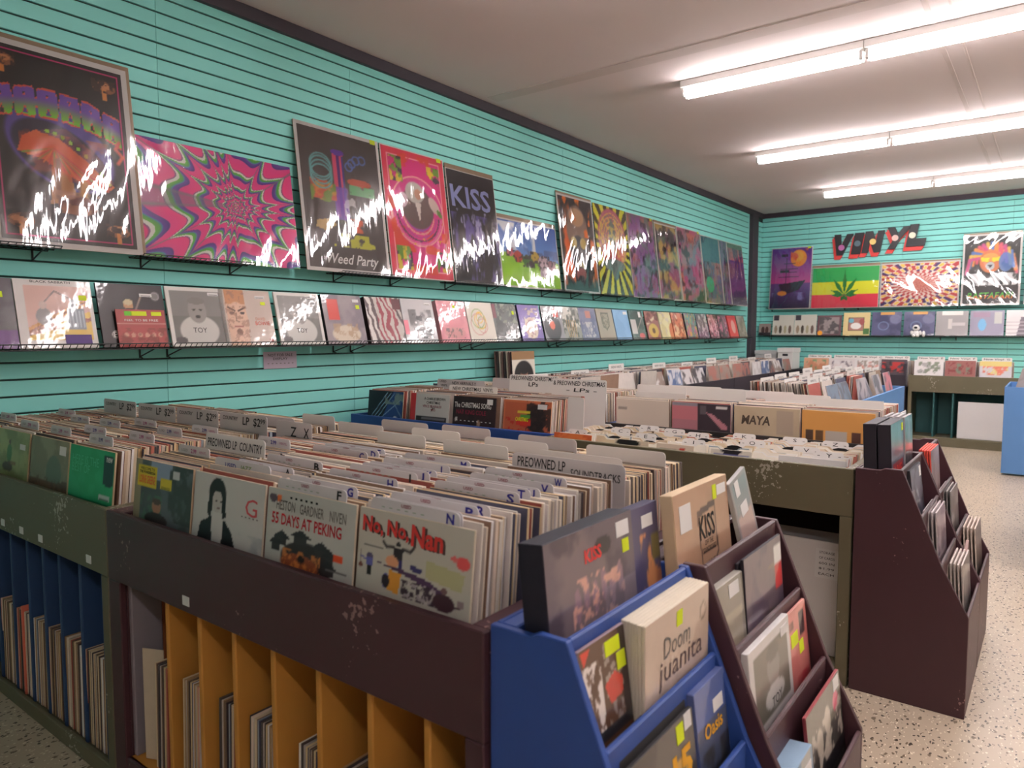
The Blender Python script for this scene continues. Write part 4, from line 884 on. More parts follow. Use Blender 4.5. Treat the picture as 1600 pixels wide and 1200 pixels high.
o = near_lp('bright green record cover with a dark tag, beside the plum bin', COLO[3], .960, a, (196, 176, 140))
PALEG = mat('ink_palegreen', (90, 200, 150)); text(o, 'HERE IS THE', -.04, .235, .19, .035, PALEG); text(o, 'BEST OF', -.07, .185, .13, .035, PALEG); text(o, 'new', .125, .265, .04, .02, WHITE, bold=.02)
near_lp('faded grey landscape record cover left of the green cover', COLO[2], .964, near_cov((150, 146, 120), ('cloud', (120, 120, 100), 3, .4, .6, 2, .7), ('ell', .64, .34, .2, .34, (104, 120, 104)), ('rect', 0, 0, 1, .14, (110, 84, 66)), ('cloud', (90, 70, 56), 8, .5, .6, 6, .8, (0, 0, 1, .24)), n=48), (196, 176, 140), stk=[(.11, .28, dict(W=.05, H=.03))])
near_lp('pale green record cover with a standing figure, leftmost seen', COLO[1], .964, near_cov((160, 170, 118), ('cloud', (120, 130, 90), 3, .4, .6, 4, .7), ('ell', .42, .5, .08, .2, (84, 130, 84)), ('ell', .42, .74, .035, .05, (90, 70, 60)), ('ell', .38, .2, .16, .1, (80, 70, 60)), ('line', [(.4, .3), (.62, .3)], .02, (110, 70, 60)), n=48), (196, 176, 140), stk=[(.1, .26, dict(W=.05, H=.02))])
near_lp('brown record cover at the wall end of the olive bin', COLO[0], .964, near_cov((110, 96, 76), ('cloud', (140, 120, 90), 4, .45, .6, 3, .8), n=24), (190, 170, 140))

# letter dividers, plum bin
def lean_front(yt):
    """base position and lean of a card whose top reaches yt among the front records"""
    for k in range(600):
        sft = k * .001; a = R(FT[0] + (FT[1] - FT[0]) * sft / .565)
        if .966 + sft + .33 * math.sin(a) >= yt: break
    return .966 + sft, math.degrees(a)
def letter_card(ch, x, y, label, col=NAVY, W=.245, m=None, g='letter dividers in the plum bin', zt=1.043):
    yb, tl = lean_front(y); o = card(label, x - W / 2 + .045, yb, .72, zt, W, m=m, group=g, tilt=tl); h = zt - .72
    text(o, 'USED', -.02, h - .008, .028, .007, INKRED, bold=.02); text(o, ch, W / 2 - .024, h - .014, .020 * {'I': .3, 'J': .6, 'L': .7, 'E': .75, 'F': .75}.get(ch, 1), .020, col, bold=.03); text(o, '- - - - - -', -.03, h - .017, .12, .002, mat('ink_sage', (150, 170, 150)))
    return o
for ch, x, y in (('N', 2.775, .972), ('O', 2.775, 1.008), ('P', 2.772, 1.058), ('R', 2.785, 1.078), ('S', 2.765, 1.200), ('T', 2.760, 1.246), ('U', 2.775, 1.262), ('V', 2.772, 1.318), ('W', 2.760, 1.390),
                 ('F', 2.452, .985), ('G', 2.445, 1.036), ('H', 2.453, 1.148), ('I', 2.443, 1.222), ('J', 2.456, 1.252), ('K', 2.456, 1.276), ('L', 2.440, 1.342), ('M', 2.438, 1.424),
                 ('A', 2.147, 1.086), ('B', 2.140, 1.180), ('C', 2.112, 1.358), ('D', 2.118, 1.396), ('E', 2.112, 1.424)):
    letter_card(ch, x, y, 'white divider tab marked %s in the %s column of the plum bin' % (ch, 'rightmost' if x > 2.6 else 'third' if x > 2.3 else 'second'), BLACK if ch in 'ABFI' else NAVY)
yb, tl = lean_front(1.045); o = card('white tab with coloured genre word, front of the second column', 2.03, yb, .72, 1.05, .25, group='letter dividers in the plum bin', tilt=tl); text(o, 'USED', -.05, .312, .05, .014, NAVY, bold=.02); text(o, 'JAZZ', .02, .312, .05, .014, mat('ink_olive', (110, 140, 60)), bold=.02)
def sign(label, cx, y, z0, z1, W, txts, m=CARDW, tilt=4, g='handwritten bin signs', facing=PY):
    if y < 1.6: y, tilt = lean_front(y)
    o = card(label, cx, y, z0, z1, W, facing, m, tilt, g, 'sign')
    for s_, x, z, w_, h_ in txts: text(o, s_, x, z, w_, h_, BLACK, bold=.012, shear=.06)
    return o
sign('handwritten country records sign in the leftmost plum column', 1.735, 1.205, .72, 1.07, .315, [('PREOWNED LP  COUNTRY', 0, .322, .29, .026)])
sign('handwritten soundtracks sign in the rightmost plum column', 2.73, 1.50, .72, 1.066, .335, [('PREOWNED LP', -.075, .325, .15, .026), ('SOUNDTRACKS', .085, .312, .14, .02)], CARDG)
for k, (x, y, s_) in enumerate(((.43, 1.46, 'wall end'), (.765, 1.455, 'second'), (1.05, 1.47, 'third'), (1.345, 1.48, 'right end'))):
    sign('handwritten two dollar price sign, %s of four in the olive bin' % s_, x, y, .72, 1.085, .30, [('COUNTRY', -.08, .345, .10, .014), ('LP  $2', .055, .338, .11, .034), ('99', .125, .345, .03, .018)], CARDG)
sign('price sign lettered Z and X beside the price signs', 1.62, 1.50, .72, 1.075, .20, [('Z', .0, .32, .035, .034), ('X', .07, .32, .03, .034)], CARDG)
for k, (x, y) in enumerate(((.25, 1.10), (.58, 1.24), (.62, 1.05), (.82, 1.25), (.90, 1.05), (.98, 1.13), (.93, 1.33), (1.24, 1.04), (1.28, 1.15), (1.23, 1.27), (.30, 1.3), (1.30, 1.36), (1.70, 1.10), (1.74, 1.34))):
    yb, tl = lean_front(y); o = card('small grey price tab among the %s records' % ('olive bin' if x < 1.5 else 'leftmost plum bin column'), x, yb, .74, 1.05, .17, group='small price tabs', tilt=tl); text(o, '2.99', 0, .295, .03, .013, NAVY if k % 2 else PINKINK, bold=.03); text(o, 'USED', -.05, .295, .035, .008, GRAYINK); text(o, 'VINYL', .05, .295, .04, .008, PINKINK)
# blank backs of dividers in the rear half
for k, (x, y, W, nm) in enumerate(((1.30, 1.66, .24, 'olive'), (1.38, 1.80, .20, 'olive'), (1.72, 1.72, .24, 'leftmost plum'), (1.80, 1.86, .24, 'leftmost plum'), (2.02, 1.63, .22, 'second plum'), (2.05, 1.76, .22, 'second plum'), (2.08, 1.88, .22, 'second plum'), (2.34, 1.62, .25, 'third plum'), (2.40, 1.74, .24, 'third plum'), (2.44, 1.85, .22, 'third plum'), (2.69, 1.64, .26, 'rightmost plum'), (2.74, 1.80, .25, 'rightmost plum'))):
    card('blank grey divider back, %s of the rear %s column' % ('near one' if y < 1.70 else 'middle one' if y < 1.82 else 'far one', nm), x, y, .74, 1.056, W, m=CARDW if k % 3 else CARDG, tilt=-2, group='blank divider backs')

# records standing in the cubbies under the near bins
def cubby(xr, n, z, label, group, pal, seed, y=.966, lean=3, wid=None):
    rg = random.Random(seed); x = xr
    for k in range(n):
        ti = rg.choices((0, 1, 2), (2, 3, 2))[0]; T = TH[ti]; x -= T + rg.choice((.0008, .002, .005))
        M = basis((x, y + rg.uniform(0, .02) + LP / 2, z), (0, 1, 0), (-1, 0, 0)) ; r_ = Matrix.Rotation(R(lean + rg.uniform(-.4, .4)), 4, 'Y')
        M = Matrix.Translation((x, y + rg.uniform(0, .003) + LP / 2, z + .0008)) @ r_ @ Matrix.Rotation(math.pi / 2, 4, 'Z')
        SPECS.append((1.1, M, ti, rg.choices(range(len(EDGES)), pal)[0], LP, LP, label, group))
for k, (xr, n) in enumerate(((1.755, 8), (1.921, 9), (2.082, 8), (2.244, 10), (2.412, 7), (2.580, 8), (2.743, 7))):
    cubby(xr, n, .127, 'record standing in amber cubby %s of the plum bin' % ('one', 'two', 'three', 'four', 'five', 'six', 'seven')[k] + ' counted from the left', 'records in the amber cubbies', PAL_C, 60 + k, lean=2)
for k, (xr, n) in enumerate(((.605, 13), (.762, 13), (.902, 11), (1.038, 12), (1.198, 15), (1.362, 15), (1.43, 4))):
    cubby(xr, n, .042, 'record standing in navy cubby %s of the olive bin' % ('one', 'two', 'three', 'four', 'five', 'six', 'seven')[k] + ' counted from the wall', 'records in the navy cubbies', PAL_C, 80 + k, lean=1.5)
o = link('cardboard_sheet', bevel(MB().box((-.036, 0, 0), (.036, .003, .335)).mesh('sheet', [edge((206, 190, 166))]), .001)); o.matrix_world = Matrix.Translation((1.640, .985, .127)) @ Matrix.Rotation(R(24), 4, 'Z'); tag(o, 'plain tan card sheet standing in the first amber cubby', 'card')
o = link('cardboard_sheet', bevel(MB().box((-.006, 0, 0), (.006, .32, .335)).mesh('sheet', [edge((226, 120, 96))]), .002)); o.matrix_world = Matrix.Translation((.705, .962, .042)); tag(o, 'coral red sleeve standing out in a navy cubby', 'sleeve')

# ------------------------------------------------------------------ stepped end racks (facing +X)
ORD = ('frontmost', 'second from front', 'third from front', 'fourth from front', 'fifth from front', 'sixth from front', 'rearmost')
LIPS = [(.146, .876), (.215, .708), (.283, .540), (.372, .370)]
def end_rack(name, label, x, y0, y1, m, zoff=0.0):
    t = thing(name, label, 'rack', (x, y0, 0)); W = y1 - y0
    side = [(0, 0), (LIPS[3][0] + .012, 0), (LIPS[3][0] + .012, LIPS[3][1] + zoff)] + [(u + .012, z + zoff) for u, z in LIPS[::-1][1:]] + [(.10, LIPS[0][1] + zoff), (.085, .868 + zoff), (0, .868 + zoff)]
    for a, b in ((0, .016), (W - .016, W)):
        me = MB().prism(side, 1, a, b).mesh('side', [m]); link('side_panel', bevel(me, .002), None, t)
    P = lambda nm, a, b: part(nm, t, (x + a[0], y0 + a[1], a[2]), (x + b[0], y0 + b[1], b[2]), m)
    P('back_panel', (0, .016, 0), (.012, W - .016, .868 + zoff)); P('top_ledge', (.012, .016, .852 + zoff), (.045, W - .016, .868 + zoff))
    for k, (u, z) in enumerate(LIPS):
        P('tier_board', (u, .016, (z - .30 if k < 3 else 0) + zoff), (u + .012, W - .016, z + zoff))
        u0 = LIPS[k - 1][0] + .012 if k else .012
        P('tier_floor', (u0, .016, z - .185 + zoff), (u, W - .016, z - .175 + zoff))
    return t
end_rack('display_rack', 'blue stepped display rack at the end of the plum bin', 2.930, .95, 1.437, BLUE, .005)
end_rack('display_rack', 'plum stepped display rack beside the blue rack', 2.962, 1.443, 1.945, PURP, .005)
end_rack('display_rack', 'plum stepped rack at the olive bin end, half nearest the camera', 3.108, 2.945, 3.432, PURP)
end_rack('display_rack', 'plum stepped rack at the olive bin end, half further from the camera', 3.108, 3.436, 3.925, PURP)
# a low divider wall caps the middle of the far rack
def tier_item(label, rx, k, y0, W, H, T, art, ed, vis=.155, tilt=6, zoff=0, du=0, roll=0, stk=None, name='rack_album', group='albums in the stepped racks', wrap=True, cat='album'):
    u, z = LIPS[k]
    th = R(tilt); sink = H * math.cos(th) - vis
    xb = rx + u - .007 - du
    return album(name, label, basis((xb - 0.0, y0 + W / 2, z + zoff - sink), *PX, tilt=th, roll=R(roll)), W, H, T, art, ed, group, wrap, cat, stk)
def stack(n, label, rx, k, y0, W, H, T, ed, step, du0, vis=.15, group=None, tilt=6, zoff=0, **kw):
    for i in range(n):
        tier_item(label, rx, k, y0 + random.uniform(-.002, .002), W, H, T, None, ed, vis=vis + random.uniform(-.003, .003), tilt=tilt, zoff=zoff, du=du0 + step * i, group=group or 'stacked copies', **kw)
def bandbox():
    return cov((104, 92, 100), ('cloud', (126, 110, 112), 3, .4, .6, 2, .8), ('cloud', (70, 60, 70), 4, .5, .6, 5, .7), ('ell', .62, .86, .1, .06, (50, 46, 50)), *[('ell', .3 + .1 * i, .58 + .05 * (i % 2), .035, .1, (150, 120, 130)) for i in range(6)], ('cloud', (226, 170, 150), 18, .56, .6, 7, .9, (.25, .42, .85, .72)), ('rect', .6, .44, 1, .6, (150, 140, 146), {'a': .5}), n=64)
NB, NP = 2.930, 2.962
o = tier_item('thick dark boxed album with small red letters on the blue rack top', NB, 0, .972, LP, LP, .052, bandbox(), (34, 32, 46), vis=.168, zoff=-.02, du=.012, stk=[(.115, .285, dict(W=.05, H=.03)), (.123, .25, dict(W=.026, H=.026, m=YEL))])
text(o, 'KISS', .0, .262, .06, .026, INKR, bold=.03)
o = tier_item('dark blue and orange album right of the thick boxed album', NB, 0, 1.278, .145, LP, .03, cov((80, 76, 110), ('cloud', (226, 150, 90), 6, .48, .58, 3, .9, (.4, .4, 1, .8)), ('rect', .74, .62, .98, .78, (120, 110, 60))), (60, 56, 84), vis=.160, zoff=-.02, du=.022, stk=[(.02, .28, dict(W=.05, H=.026))])
a = cov((92, 62, 44), n=80, v0=.36); a.rect(.84, 0, 1, 1, (52, 36, 36))
for k in range(7):
    for q in range(3):
        if (k + q) % 4 != 3: a.poly([(.5 + .13 * q - .02 * (k % 2), .92 - .08 * k), (.61 + .13 * q - .02 * (k % 2), .94 - .08 * k), (.61 + .13 * q, .88 - .08 * k), (.5 + .13 * q, .86 - .08 * k)], (160, 146, 136))
a.cloud((236, 226, 220), 6, .44, .48, 3, 1, (.05, .12, .42, .82)); a.cloud((92, 62, 44), 9, .54, .58, 8, .8, (.05, .12, .42, .82)); a.poly([(.03, .98), (.24, .97), (.08, .82)], (216, 66, 46)); a.poly([(.46, .52), (.7, .60), (.86, .50), (.84, .34), (.56, .30)], (206, 60, 46)); a.rect(0, 0, 1, .12, (40, 40, 46)); a.cloud((150, 140, 136), 8, .5, .56, 5, .9, (.5, .12, .9, .3))
tier_item('brown comic style album with white figures in the blue rack', NB, 1, .968, .156, .265, .008, a, (150, 130, 140), vis=.172, zoff=-.02, du=.004, tilt=8, stk=[(.03, .24, dict(W=.05, H=.026, m=YEL)), (.055, .208, dict(W=.03, H=.03, m=YEL))])
for i in range(7):
    o = tier_item('%s of the stacked cream albums with brown lettering' % ORD[i], NB, 1, 1.128 + .001 * i, .292, LP, .0073, cov((214, 192, 172), ('cloud', (204, 180, 160), 3, .4, .6, 2, .5), ('ring', .9, .84, .05, .008, (150, 130, 110)), ('cloud', (120, 80, 70), 12, .56, .6, 3, .8, (.4, .38, .7, .5)), n=48) if i == 0 else None, (232, 222, 200), vis=.172, zoff=-.02, du=-.003 + .0076 * i, tilt=.5, group='stack of cream albums', stk=[(.0, .285, dict(W=.026, H=.03, m=YEL))] if i == 0 else None)
    if i == 0: text(o, 'Doom', -.01, .245, .12, .04, GRAYINK, shear=.1); text(o, 'juanita', .01, .195, .20, .055, mat('ink_brown', (96, 78, 80)), shear=.05)
for i in range(3):
    o = tier_item('dark cased album with a golden numeral, %s' % ORD[i], NB, 2, 1.0 + .004 * i, .26, .26, .009, cov((92, 86, 80), ('cloud', (70, 66, 62), 4, .45, .6, 3, .8), ('ell', .72, .62, .18, .12, (226, 170, 50)), ('ell', .72, .62, .10, .05, (92, 86, 80)), n=40) if i == 0 else None, (52, 50, 50), vis=.15 + .014 * i, zoff=-.02, du=.002 + .016 * i, tilt=7, group='dark cased albums', stk=[(.07, .235, dict(W=.03, H=.034, m=YEL)), (.105, .245, dict(W=.03, H=.03))] if i == 0 else None)
    if i == 0: text(o, '15', .07, .175, .08, .06, GOLD, bold=.04)
o = tier_item('blue cased album with small golden letters in the blue rack', NB, 2, 1.272, .155, .255, .02, cov((84, 92, 116), ('rect', 0, .72, 1, 1, (90, 110, 170)), ('cloud', (60, 56, 50), 4, .45, .58, 3, .9, (0, 0, 1, .5))), (96, 110, 160), vis=.165, zoff=-.02, du=.004, tilt=7, stk=[(.03, .2, dict(W=.05, H=.026))]); text(o, 'Oasis', .0, .165, .09, .03, GOLD, bold=.02)
tier_item('grey cased album on the lowest tier of the blue rack', NB, 3, 1.0, .3, .28, .02, cov((110, 104, 110), ('cloud', (70, 66, 76), 4, .45, .6, 3, .8)), (70, 66, 70), vis=.13, zoff=-.02)
# plum half
o = tier_item('kraft brown boxed album with a black crest on the plum rack', NP, 0, 1.452 - .035, LP, LP, .03, cov((190, 152, 124), ('cloud', (178, 140, 112), 3, .4, .6, 4, .5), ('poly', [(.38, .82), (.72, .86), (.74, .45), (.60, .33), (.42, .40)], (84, 60, 56)), ('poly', [(.395, .77), (.705, .81), (.72, .46), (.60, .35), (.435, .415)], (186, 148, 120)), ('rect', .44, .49, .7, .5, (84, 60, 56)), n=64), (222, 196, 160), vis=.172, zoff=-.018, du=.014, stk=[(.115, .285, dict(W=.055, H=.024)), (.072, .284, dict(W=.022, H=.034, m=YEL)), (-.10, .255, dict(W=.06, H=.06))])
text(o, 'KISS', .015, .215, .09, .055, BLACK, bold=.012); text(o, 'OFF THE', .02, .178, .05, .012, BLACK); text(o, 'SOUNDBOARD', .02, .162, .08, .012, BLACK); text(o, 'LIVE', .03, .13, .04, .012, BLACK)
tier_item('clear plastic case leaning on the plum rack top', NP, 0, 1.775, .125, .21, .012, cov((170, 160, 158), ('rect', .1, .05, .9, .5, (206, 178, 168)), ('rect', .1, .55, .9, .95, (150, 156, 158)), n=30), (196, 194, 192), vis=.165, zoff=-.018, du=.008, roll=13, tilt=9, stk=[(-.02, .18, dict(W=.03, H=.04)), (.0, .12, dict(W=.05, H=.032))])
tier_item('clear cased grey album in the second tier of the plum rack', NP, 1, 1.462, .16, .25, .03, cov((150, 144, 132), ('rect', .12, .2, .88, .7, (176, 166, 146)), n=30), (190, 186, 176), vis=.14, zoff=-.018, du=.006, stk=[(.02, .225, dict(W=.06, H=.03))])
for i in range(4):
    tier_item('black edged cased album in the plum rack, %s' % ORD[i], NP, 1, 1.622, .275, LP, .008, cov((120, 104, 112), ('cloud', (150, 136, 104), 3, .45, .6, 4, .8, (.2, 0, .9, .8)), ('cloud', (96, 80, 100), 4, .5, .6, 2, .7), ('rect', .80, .60, .99, .80, (214, 60, 62)), ('rect', .80, .80, .99, .95, (232, 230, 228)), n=40) if i == 0 else None, (44, 38, 48), vis=.165 - .012 * (i > 0), zoff=-.018, du=.002 + .0125 * i, tilt=5, group='black edged cased albums')
o = tier_item('thick white box album with a grey portrait in the plum rack', NP, 2, 1.482, .285, .30, .04, cov((226, 222, 220), ('rect', .1, .06, .92, .9, (120, 116, 104)), ('ell', .54, .6, .15, .24, (150, 146, 138)), ('ell', .54, .26, .24, .14, (214, 210, 206)), ('ell', .54, .76, .16, .1, (104, 100, 92)), n=48, v0=.36), (232, 230, 228), vis=.175, zoff=-.018, du=.004, stk=[(.10, .275, dict(W=.05, H=.022))]); text(o, 'TOY', .02, .145, .07, .022, BLACK)
tier_item('pink album with two yellow labels in the plum rack', NP, 2, 1.700, .225, .27, .008, cov((224, 138, 130), ('rect', .72, .72, .9, .95, (70, 50, 56)), ('rect', .35, .84, .5, .9, (120, 70, 66)), ('rect', .5, .3, .95, .38, (206, 70, 80)), ('cloud', (210, 120, 116), 4, .45, .6, 2, .6), n=40), (214, 150, 140), vis=.165, zoff=-.018, du=.006, tilt=7, stk=[(.0, .2, dict(W=.055, H=.032, m=YEL)), (.05, .168, dict(W=.035, H=.032, m=YEL))])
tier_item('black and grey album of faces with a pink round sticker', NP, 3, 1.628, .30, .30, .008, cov((70, 68, 66), ('rect', 0, .55, 1, 1, (120, 116, 104)), ('ell', .3, .5, .09, .17, (206, 196, 180)), ('ell', .55, .62, .09, .17, (210, 200, 184)), ('ell', .5, .3, .1, .16, (190, 180, 166)), ('ell', .82, .7, .09, .12, (236, 110, 140)), ('cloud', (214, 204, 190), 9, .58, .62, 3, .9, (.1, .1, 1, .7)), ('rect', 0, 0, 1, .2, (40, 38, 42)), n=56, v0=.36), (150, 60, 66), vis=.168, zoff=-.018, du=.004, tilt=7, stk=[(.11, .28, dict(W=.05, H=.03))])
tier_item('small thick pale blue box on the lowest tier of the plum rack', NP, 3, 1.475, .145, .19, .055, cov((176, 180, 176), ('rect', .0, .0, 1, .45, (206, 196, 150)), ('cloud', (120, 160, 196), 4, .45, .6, 3, .7, (0, .4, 1, 1)), n=30), (150, 180, 206), vis=.12, zoff=-.018, du=.004, stk=[(.03, .12, dict(W=.026, H=.034, m=YEL)), (.03, .155, dict(W=.05, H=.022))])

# far plum rack
FX = 3.108
for i in range(2):
    o = tier_item('thick black boxed album at the near end of the far plum rack' if i else 'thick boxed album with a blue face and red letters', FX, 0, 2.965, .27, LP, .045, cov((110, 116, 136), ('cloud', (90, 96, 120), 3, .45, .6, 3, .8), ('rect', .1, .28, .9, .50, (176, 60, 70)), n=40) if i == 0 else None, (40, 36, 46), vis=.162, du=.012 + .05 * i, tilt=3, stk=[(.10, .285, dict(W=.03, H=.03, m=YEL))] if i == 0 else None)
    if i == 0: text(o, 'LIVE', 0, .125, .15, .045, INKR, bold=.03)
for i in range(4): tier_item('grey sleeved album stacked beside the black boxes, %s' % ORD[i], FX, 0, 3.245, .18, LP, .012, cov((128, 122, 128), ('cloud', (90, 86, 92), 8, .48, .58, 3, .8), n=30) if i == 0 else None, (176, 170, 172), vis=.165, du=.008 + .022 * i, tilt=3, group='grey albums in the far rack')
tier_item('white card standing at the back of the far plum rack', FX, 0, 3.60, .26, .28, .004, cov((226, 222, 226), ('rect', .1, .6, .6, .62, (150, 146, 150)), n=12), (226, 222, 226), vis=.135, du=.1, tilt=2, wrap=False, cat='card')
tier_item('dark boxed album with a pale face in the far plum rack', FX, 1, 3.05, .25, .28, .03, cov((120, 120, 136), ('ell', .45, .4, .16, .3, (180, 186, 196)), ('cloud', (70, 70, 80), 4, .48, .6, 2, .8), n=30), (46, 44, 50), vis=.15, du=.006, tilt=7, stk=[(.09, .25, dict(W=.04, H=.04))])
tier_item('small grey album at the near end of the far plum rack', FX, 1, 2.967, .12, .22, .02, cov((140, 136, 140), n=8), (120, 116, 120), vis=.075, du=.004)
for i in range(5): tier_item('red cased album in the stack of five, %s' % ORD[i], FX, 1, 3.455 + .003 * i, .25, .29, .007, cov((176, 150, 150), ('cloud', (150, 120, 120), 4, .45, .6, 3, .7), n=24) if i == 0 else None, (226, 84, 70), vis=.175, du=.002 + .0098 * i, tilt=4, group='stack of red cased albums')
for i in range(4): tier_item('pale cased album in the third tier near end of the far rack, %s' % ORD[i], FX, 2, 3.10 + .003 * i, .25, .27, .006, cov((150, 130, 146), ('cloud', (190, 176, 180), 4, .45, .6, 3, .7), n=24) if i == 0 else None, (206, 196, 196), vis=.16, du=.002 + .014 * i, tilt=4, group='pale cased albums near end')
for i in range(4): tier_item('clear cased album in the third tier far end of the far rack, %s' % ORD[i], FX, 2, 3.56 + .003 * i, .25, .27, .006, cov((140, 130, 126), ('cloud', (176, 170, 166), 4, .45, .6, 5, .7), n=24) if i == 0 else None, (150, 144, 142), vis=.16, du=.002 + .014 * i, tilt=4, group='clear cased albums far end')
for i in range(6): tier_item('white cased album in the lowest tier near end of the far rack, %s' % ORD[i], FX, 3, 3.12 + .002 * i, .25, .27, .006, cov((200, 190, 184), ('cloud', (176, 160, 156), 4, .45, .6, 5, .7), n=24) if i == 0 else None, (226, 214, 206), vis=.14, du=.002 + .0125 * i, tilt=4, group='white cased albums near end')
for i in range(5): tier_item('cream cased album in the lowest tier far end of the far rack, %s' % ORD[i], FX, 3, 3.64 + .002 * i, .26, .27, .006, cov((150, 136, 126), ('cloud', (176, 160, 146), 4, .45, .6, 6, .7), n=24) if i == 0 else None, (222, 206, 194), vis=.165, du=.002 + .014 * i, tilt=4, group='cream cased albums far end')
tier_item('slanted brown case leaning across the lowest tier', FX, 3, 3.47, .15, .22, .012, cov((150, 116, 112), ('cloud', (120, 90, 90), 6, .45, .6, 6, .7), n=16), (170, 140, 134), vis=.12, du=.02, tilt=4, roll=14)

# ------------------------------------------------------------------ middle island
t = thing('singles_bin', 'worn olive bin of seven inch singles in the middle island', 'bin', (1.66, 2.95, 0))
P = lambda nm, a, b, m, **k: part(nm, t, a, b, m, **k)
MX0, MX1 = 1.66, 3.10
P('front_board', (MX0, 2.95, .672), (MX1, 2.97, ZB), OLIVE); P('rear_board', (MX0, 4.13, .672), (MX1, 4.15, ZB), OLIVE)
P('end_panel', (MX0, 2.97, .0), (MX0 + .02, 4.13, ZB - .002), OLIVE); P('end_panel', (MX1 - .03, 2.97, 0), (MX1, 4.13, ZB - .002), OLIVE)
P('stile', (MX1 - .045, 2.95, 0), (MX1, 2.97, .672), OLIVE); P('stile', (MX0, 2.95, 0), (MX0 + .04, 2.97, .672), OLIVE)
P('tray', (MX0 + .02, 2.97, .69), (MX1 - .03, 4.13, .70), PINE); P('centre_board', (MX0 + .02, 3.50, .70), (MX1 - .03, 3.512, .88), DARK)
P('shelf_board', (MX0 + .02, 2.96, .04), (MX1 - .03, 4.13, .06), OLIVE); P('back_panel', (MX0 + .02, 3.50, .06), (MX1 - .03, 3.512, .69), DARK); P('plinth', (MX0, 2.955, 0), (MX1, 2.965, .05), OLIVE)
o = link('poster_board', bevel(MB().box((-.5, 0, 0), (.5, .012, .46)).mesh('pb', [mat('white_card', (226, 222, 220), .5, vary=.03)]), .002)); o.matrix_world = basis((2.55, 3.06, .06), *PY, tilt=R(6)); tag(o, 'large white board stored under the olive singles bin', 'board')
q = link('notice', MB().box((-.045, -.001, -.06), (.045, .0, .06)).mesh('nt', [LBL]), None, o); q.location = (.43, -.001, .37)
for k, s_ in enumerate(('STORAGE', 'OF CARDS', '600 IN', '$1.99', 'EACH')): text(o, s_, .43, .415 - .022 * k, .06, .010, BLACK, y=-.0025)
o = link('poster_board', bevel(MB().box((-.55, 0, 0), (.55, .012, .475)).mesh('pb', [mat('grey_card', (168, 166, 166), .5, vary=.03)]), .002)); o.matrix_world = basis((2.5, 3.16, .06), *PY, tilt=R(6)); tag(o, 'grey board stored behind the white board', 'board')
# singles
SG = []
PAL_S = [6, 6, 5, 2, 1, .6, 4, .3, .3, 1.2, 7, .6, .8, .3]
TH45 = {}
for k in range(7):
    rg = random.Random(300 + k); x0 = MX0 + .035 + .196 * k; s = .03 + rg.uniform(0, .01)
    while s < .50:
        th = R(rg.uniform(16, 28)); O = Vector((x0 + .09 + rg.uniform(-.007, .007), 2.965 + s, .702 + rg.uniform(0, .006)))
        ei = rg.choices(range(len(EDGES)), PAL_S)[0]; kk = (ei,)
        if kk not in TH45:
            pts = [(-.09, 0), (.09, 0), (.09, .18), (.05, .18), (.03, .165), (-.03, .165), (-.05, .18), (-.09, .18)]
            TH45[kk] = MB().prism(pts, 1, 0, .0022).mesh('single', [edge(EDGES[ei])])
        o = link('single_record', TH45[kk]); o.matrix_world = basis(O, *PY, tilt=th, roll=rg.uniform(-.02, .02))
        tag(o, 'seven inch single filed in %s column of the olive singles bin' % ('the leftmost', 'the second', 'the third', 'the fourth', 'the fifth', 'the sixth', 'the rightmost')[k], 'record', 'seven inch singles')
        if rg.random() < .10:
            DISC = MATS.get('vinyl_black') or mat('vinyl_black', (28, 26, 28), .3)
            if 'disc45' not in TH45: TH45['disc45'] = MB().rod((0, -.0002, .089), (0, .0016, .089), .086, 20).mesh('disc', [DISC])
            link('disc', TH45['disc45'], None, o).location = (0, .0008, .004)
        s += rg.uniform(.0095, .018)
for k, (x, y, ch) in enumerate(((1.80, 3.05, 'A'), (1.95, 3.22, 'C'), (2.02, 3.40, 'R'), (2.14, 3.12, 'E'), (2.18, 3.36, 'G'), (2.33, 3.30, 'H'), (2.40, 3.08, 'I'), (2.52, 3.40, 'K'), (2.62, 3.22, 'O'), (2.75, 3.42, 'S'), (2.87, 3.16, 'V'), (2.93, 3.40, 'Z'), (2.98, 3.08, 'Y'))):
    o = card('white letter tab marked %s among the singles' % ch, x, y - .05, .72, .905, .11, m=CARDW, tilt=18, group='letter tabs among the singles'); text(o, '-  ' + ch + '  -', 0, .170, .09, .016, BLACK)
def single(label, x, y, art, ed, tilt=14, W=.18, z=.70):
    return album('single_record', label, basis((x, y, z), *PY, tilt=R(tilt)), W, .18, .0025, art, ed, 'seven inch singles', False, 'record')
o = single('blue banded single sleeve with white letters at the singles bin front', 2.60, 2.976, cov((222, 214, 200), ('rect', .05, .3, .95, .9, (104, 106, 160)), ('ell', .5, 1.0, .26, .12, (40, 36, 40)), n=24), (222, 214, 200), 12); text(o, 'MARGARITAVILLE', 0, .145, .13, .014, WHITE, bold=.02)
single('plain white single sleeve at the right of the singles bin front', 2.93, 2.976, cov((226, 222, 220), ('rect', .6, .72, .9, .78, (150, 146, 150)), ('ell', .5, .6, .16, .05, (80, 70, 70)), n=16), (226, 222, 218), 12, W=.26)
o = single('orange single sleeve at the left end of the singles bin', 1.79, 2.99, cov((230, 126, 70), ('cloud', (206, 90, 50), 6, .48, .58, 2, .8), n=20), (230, 130, 80), 10, W=.22); text(o, 'ELVIS', -.03, .14, .09, .022, INKR, bold=.02)
single('cream single with a black disc showing, left of centre front', 2.12, 2.978, cov((222, 206, 180), ('ell', .4, .92, .35, .12, (30, 28, 30)), n=20), (222, 206, 180), 12)
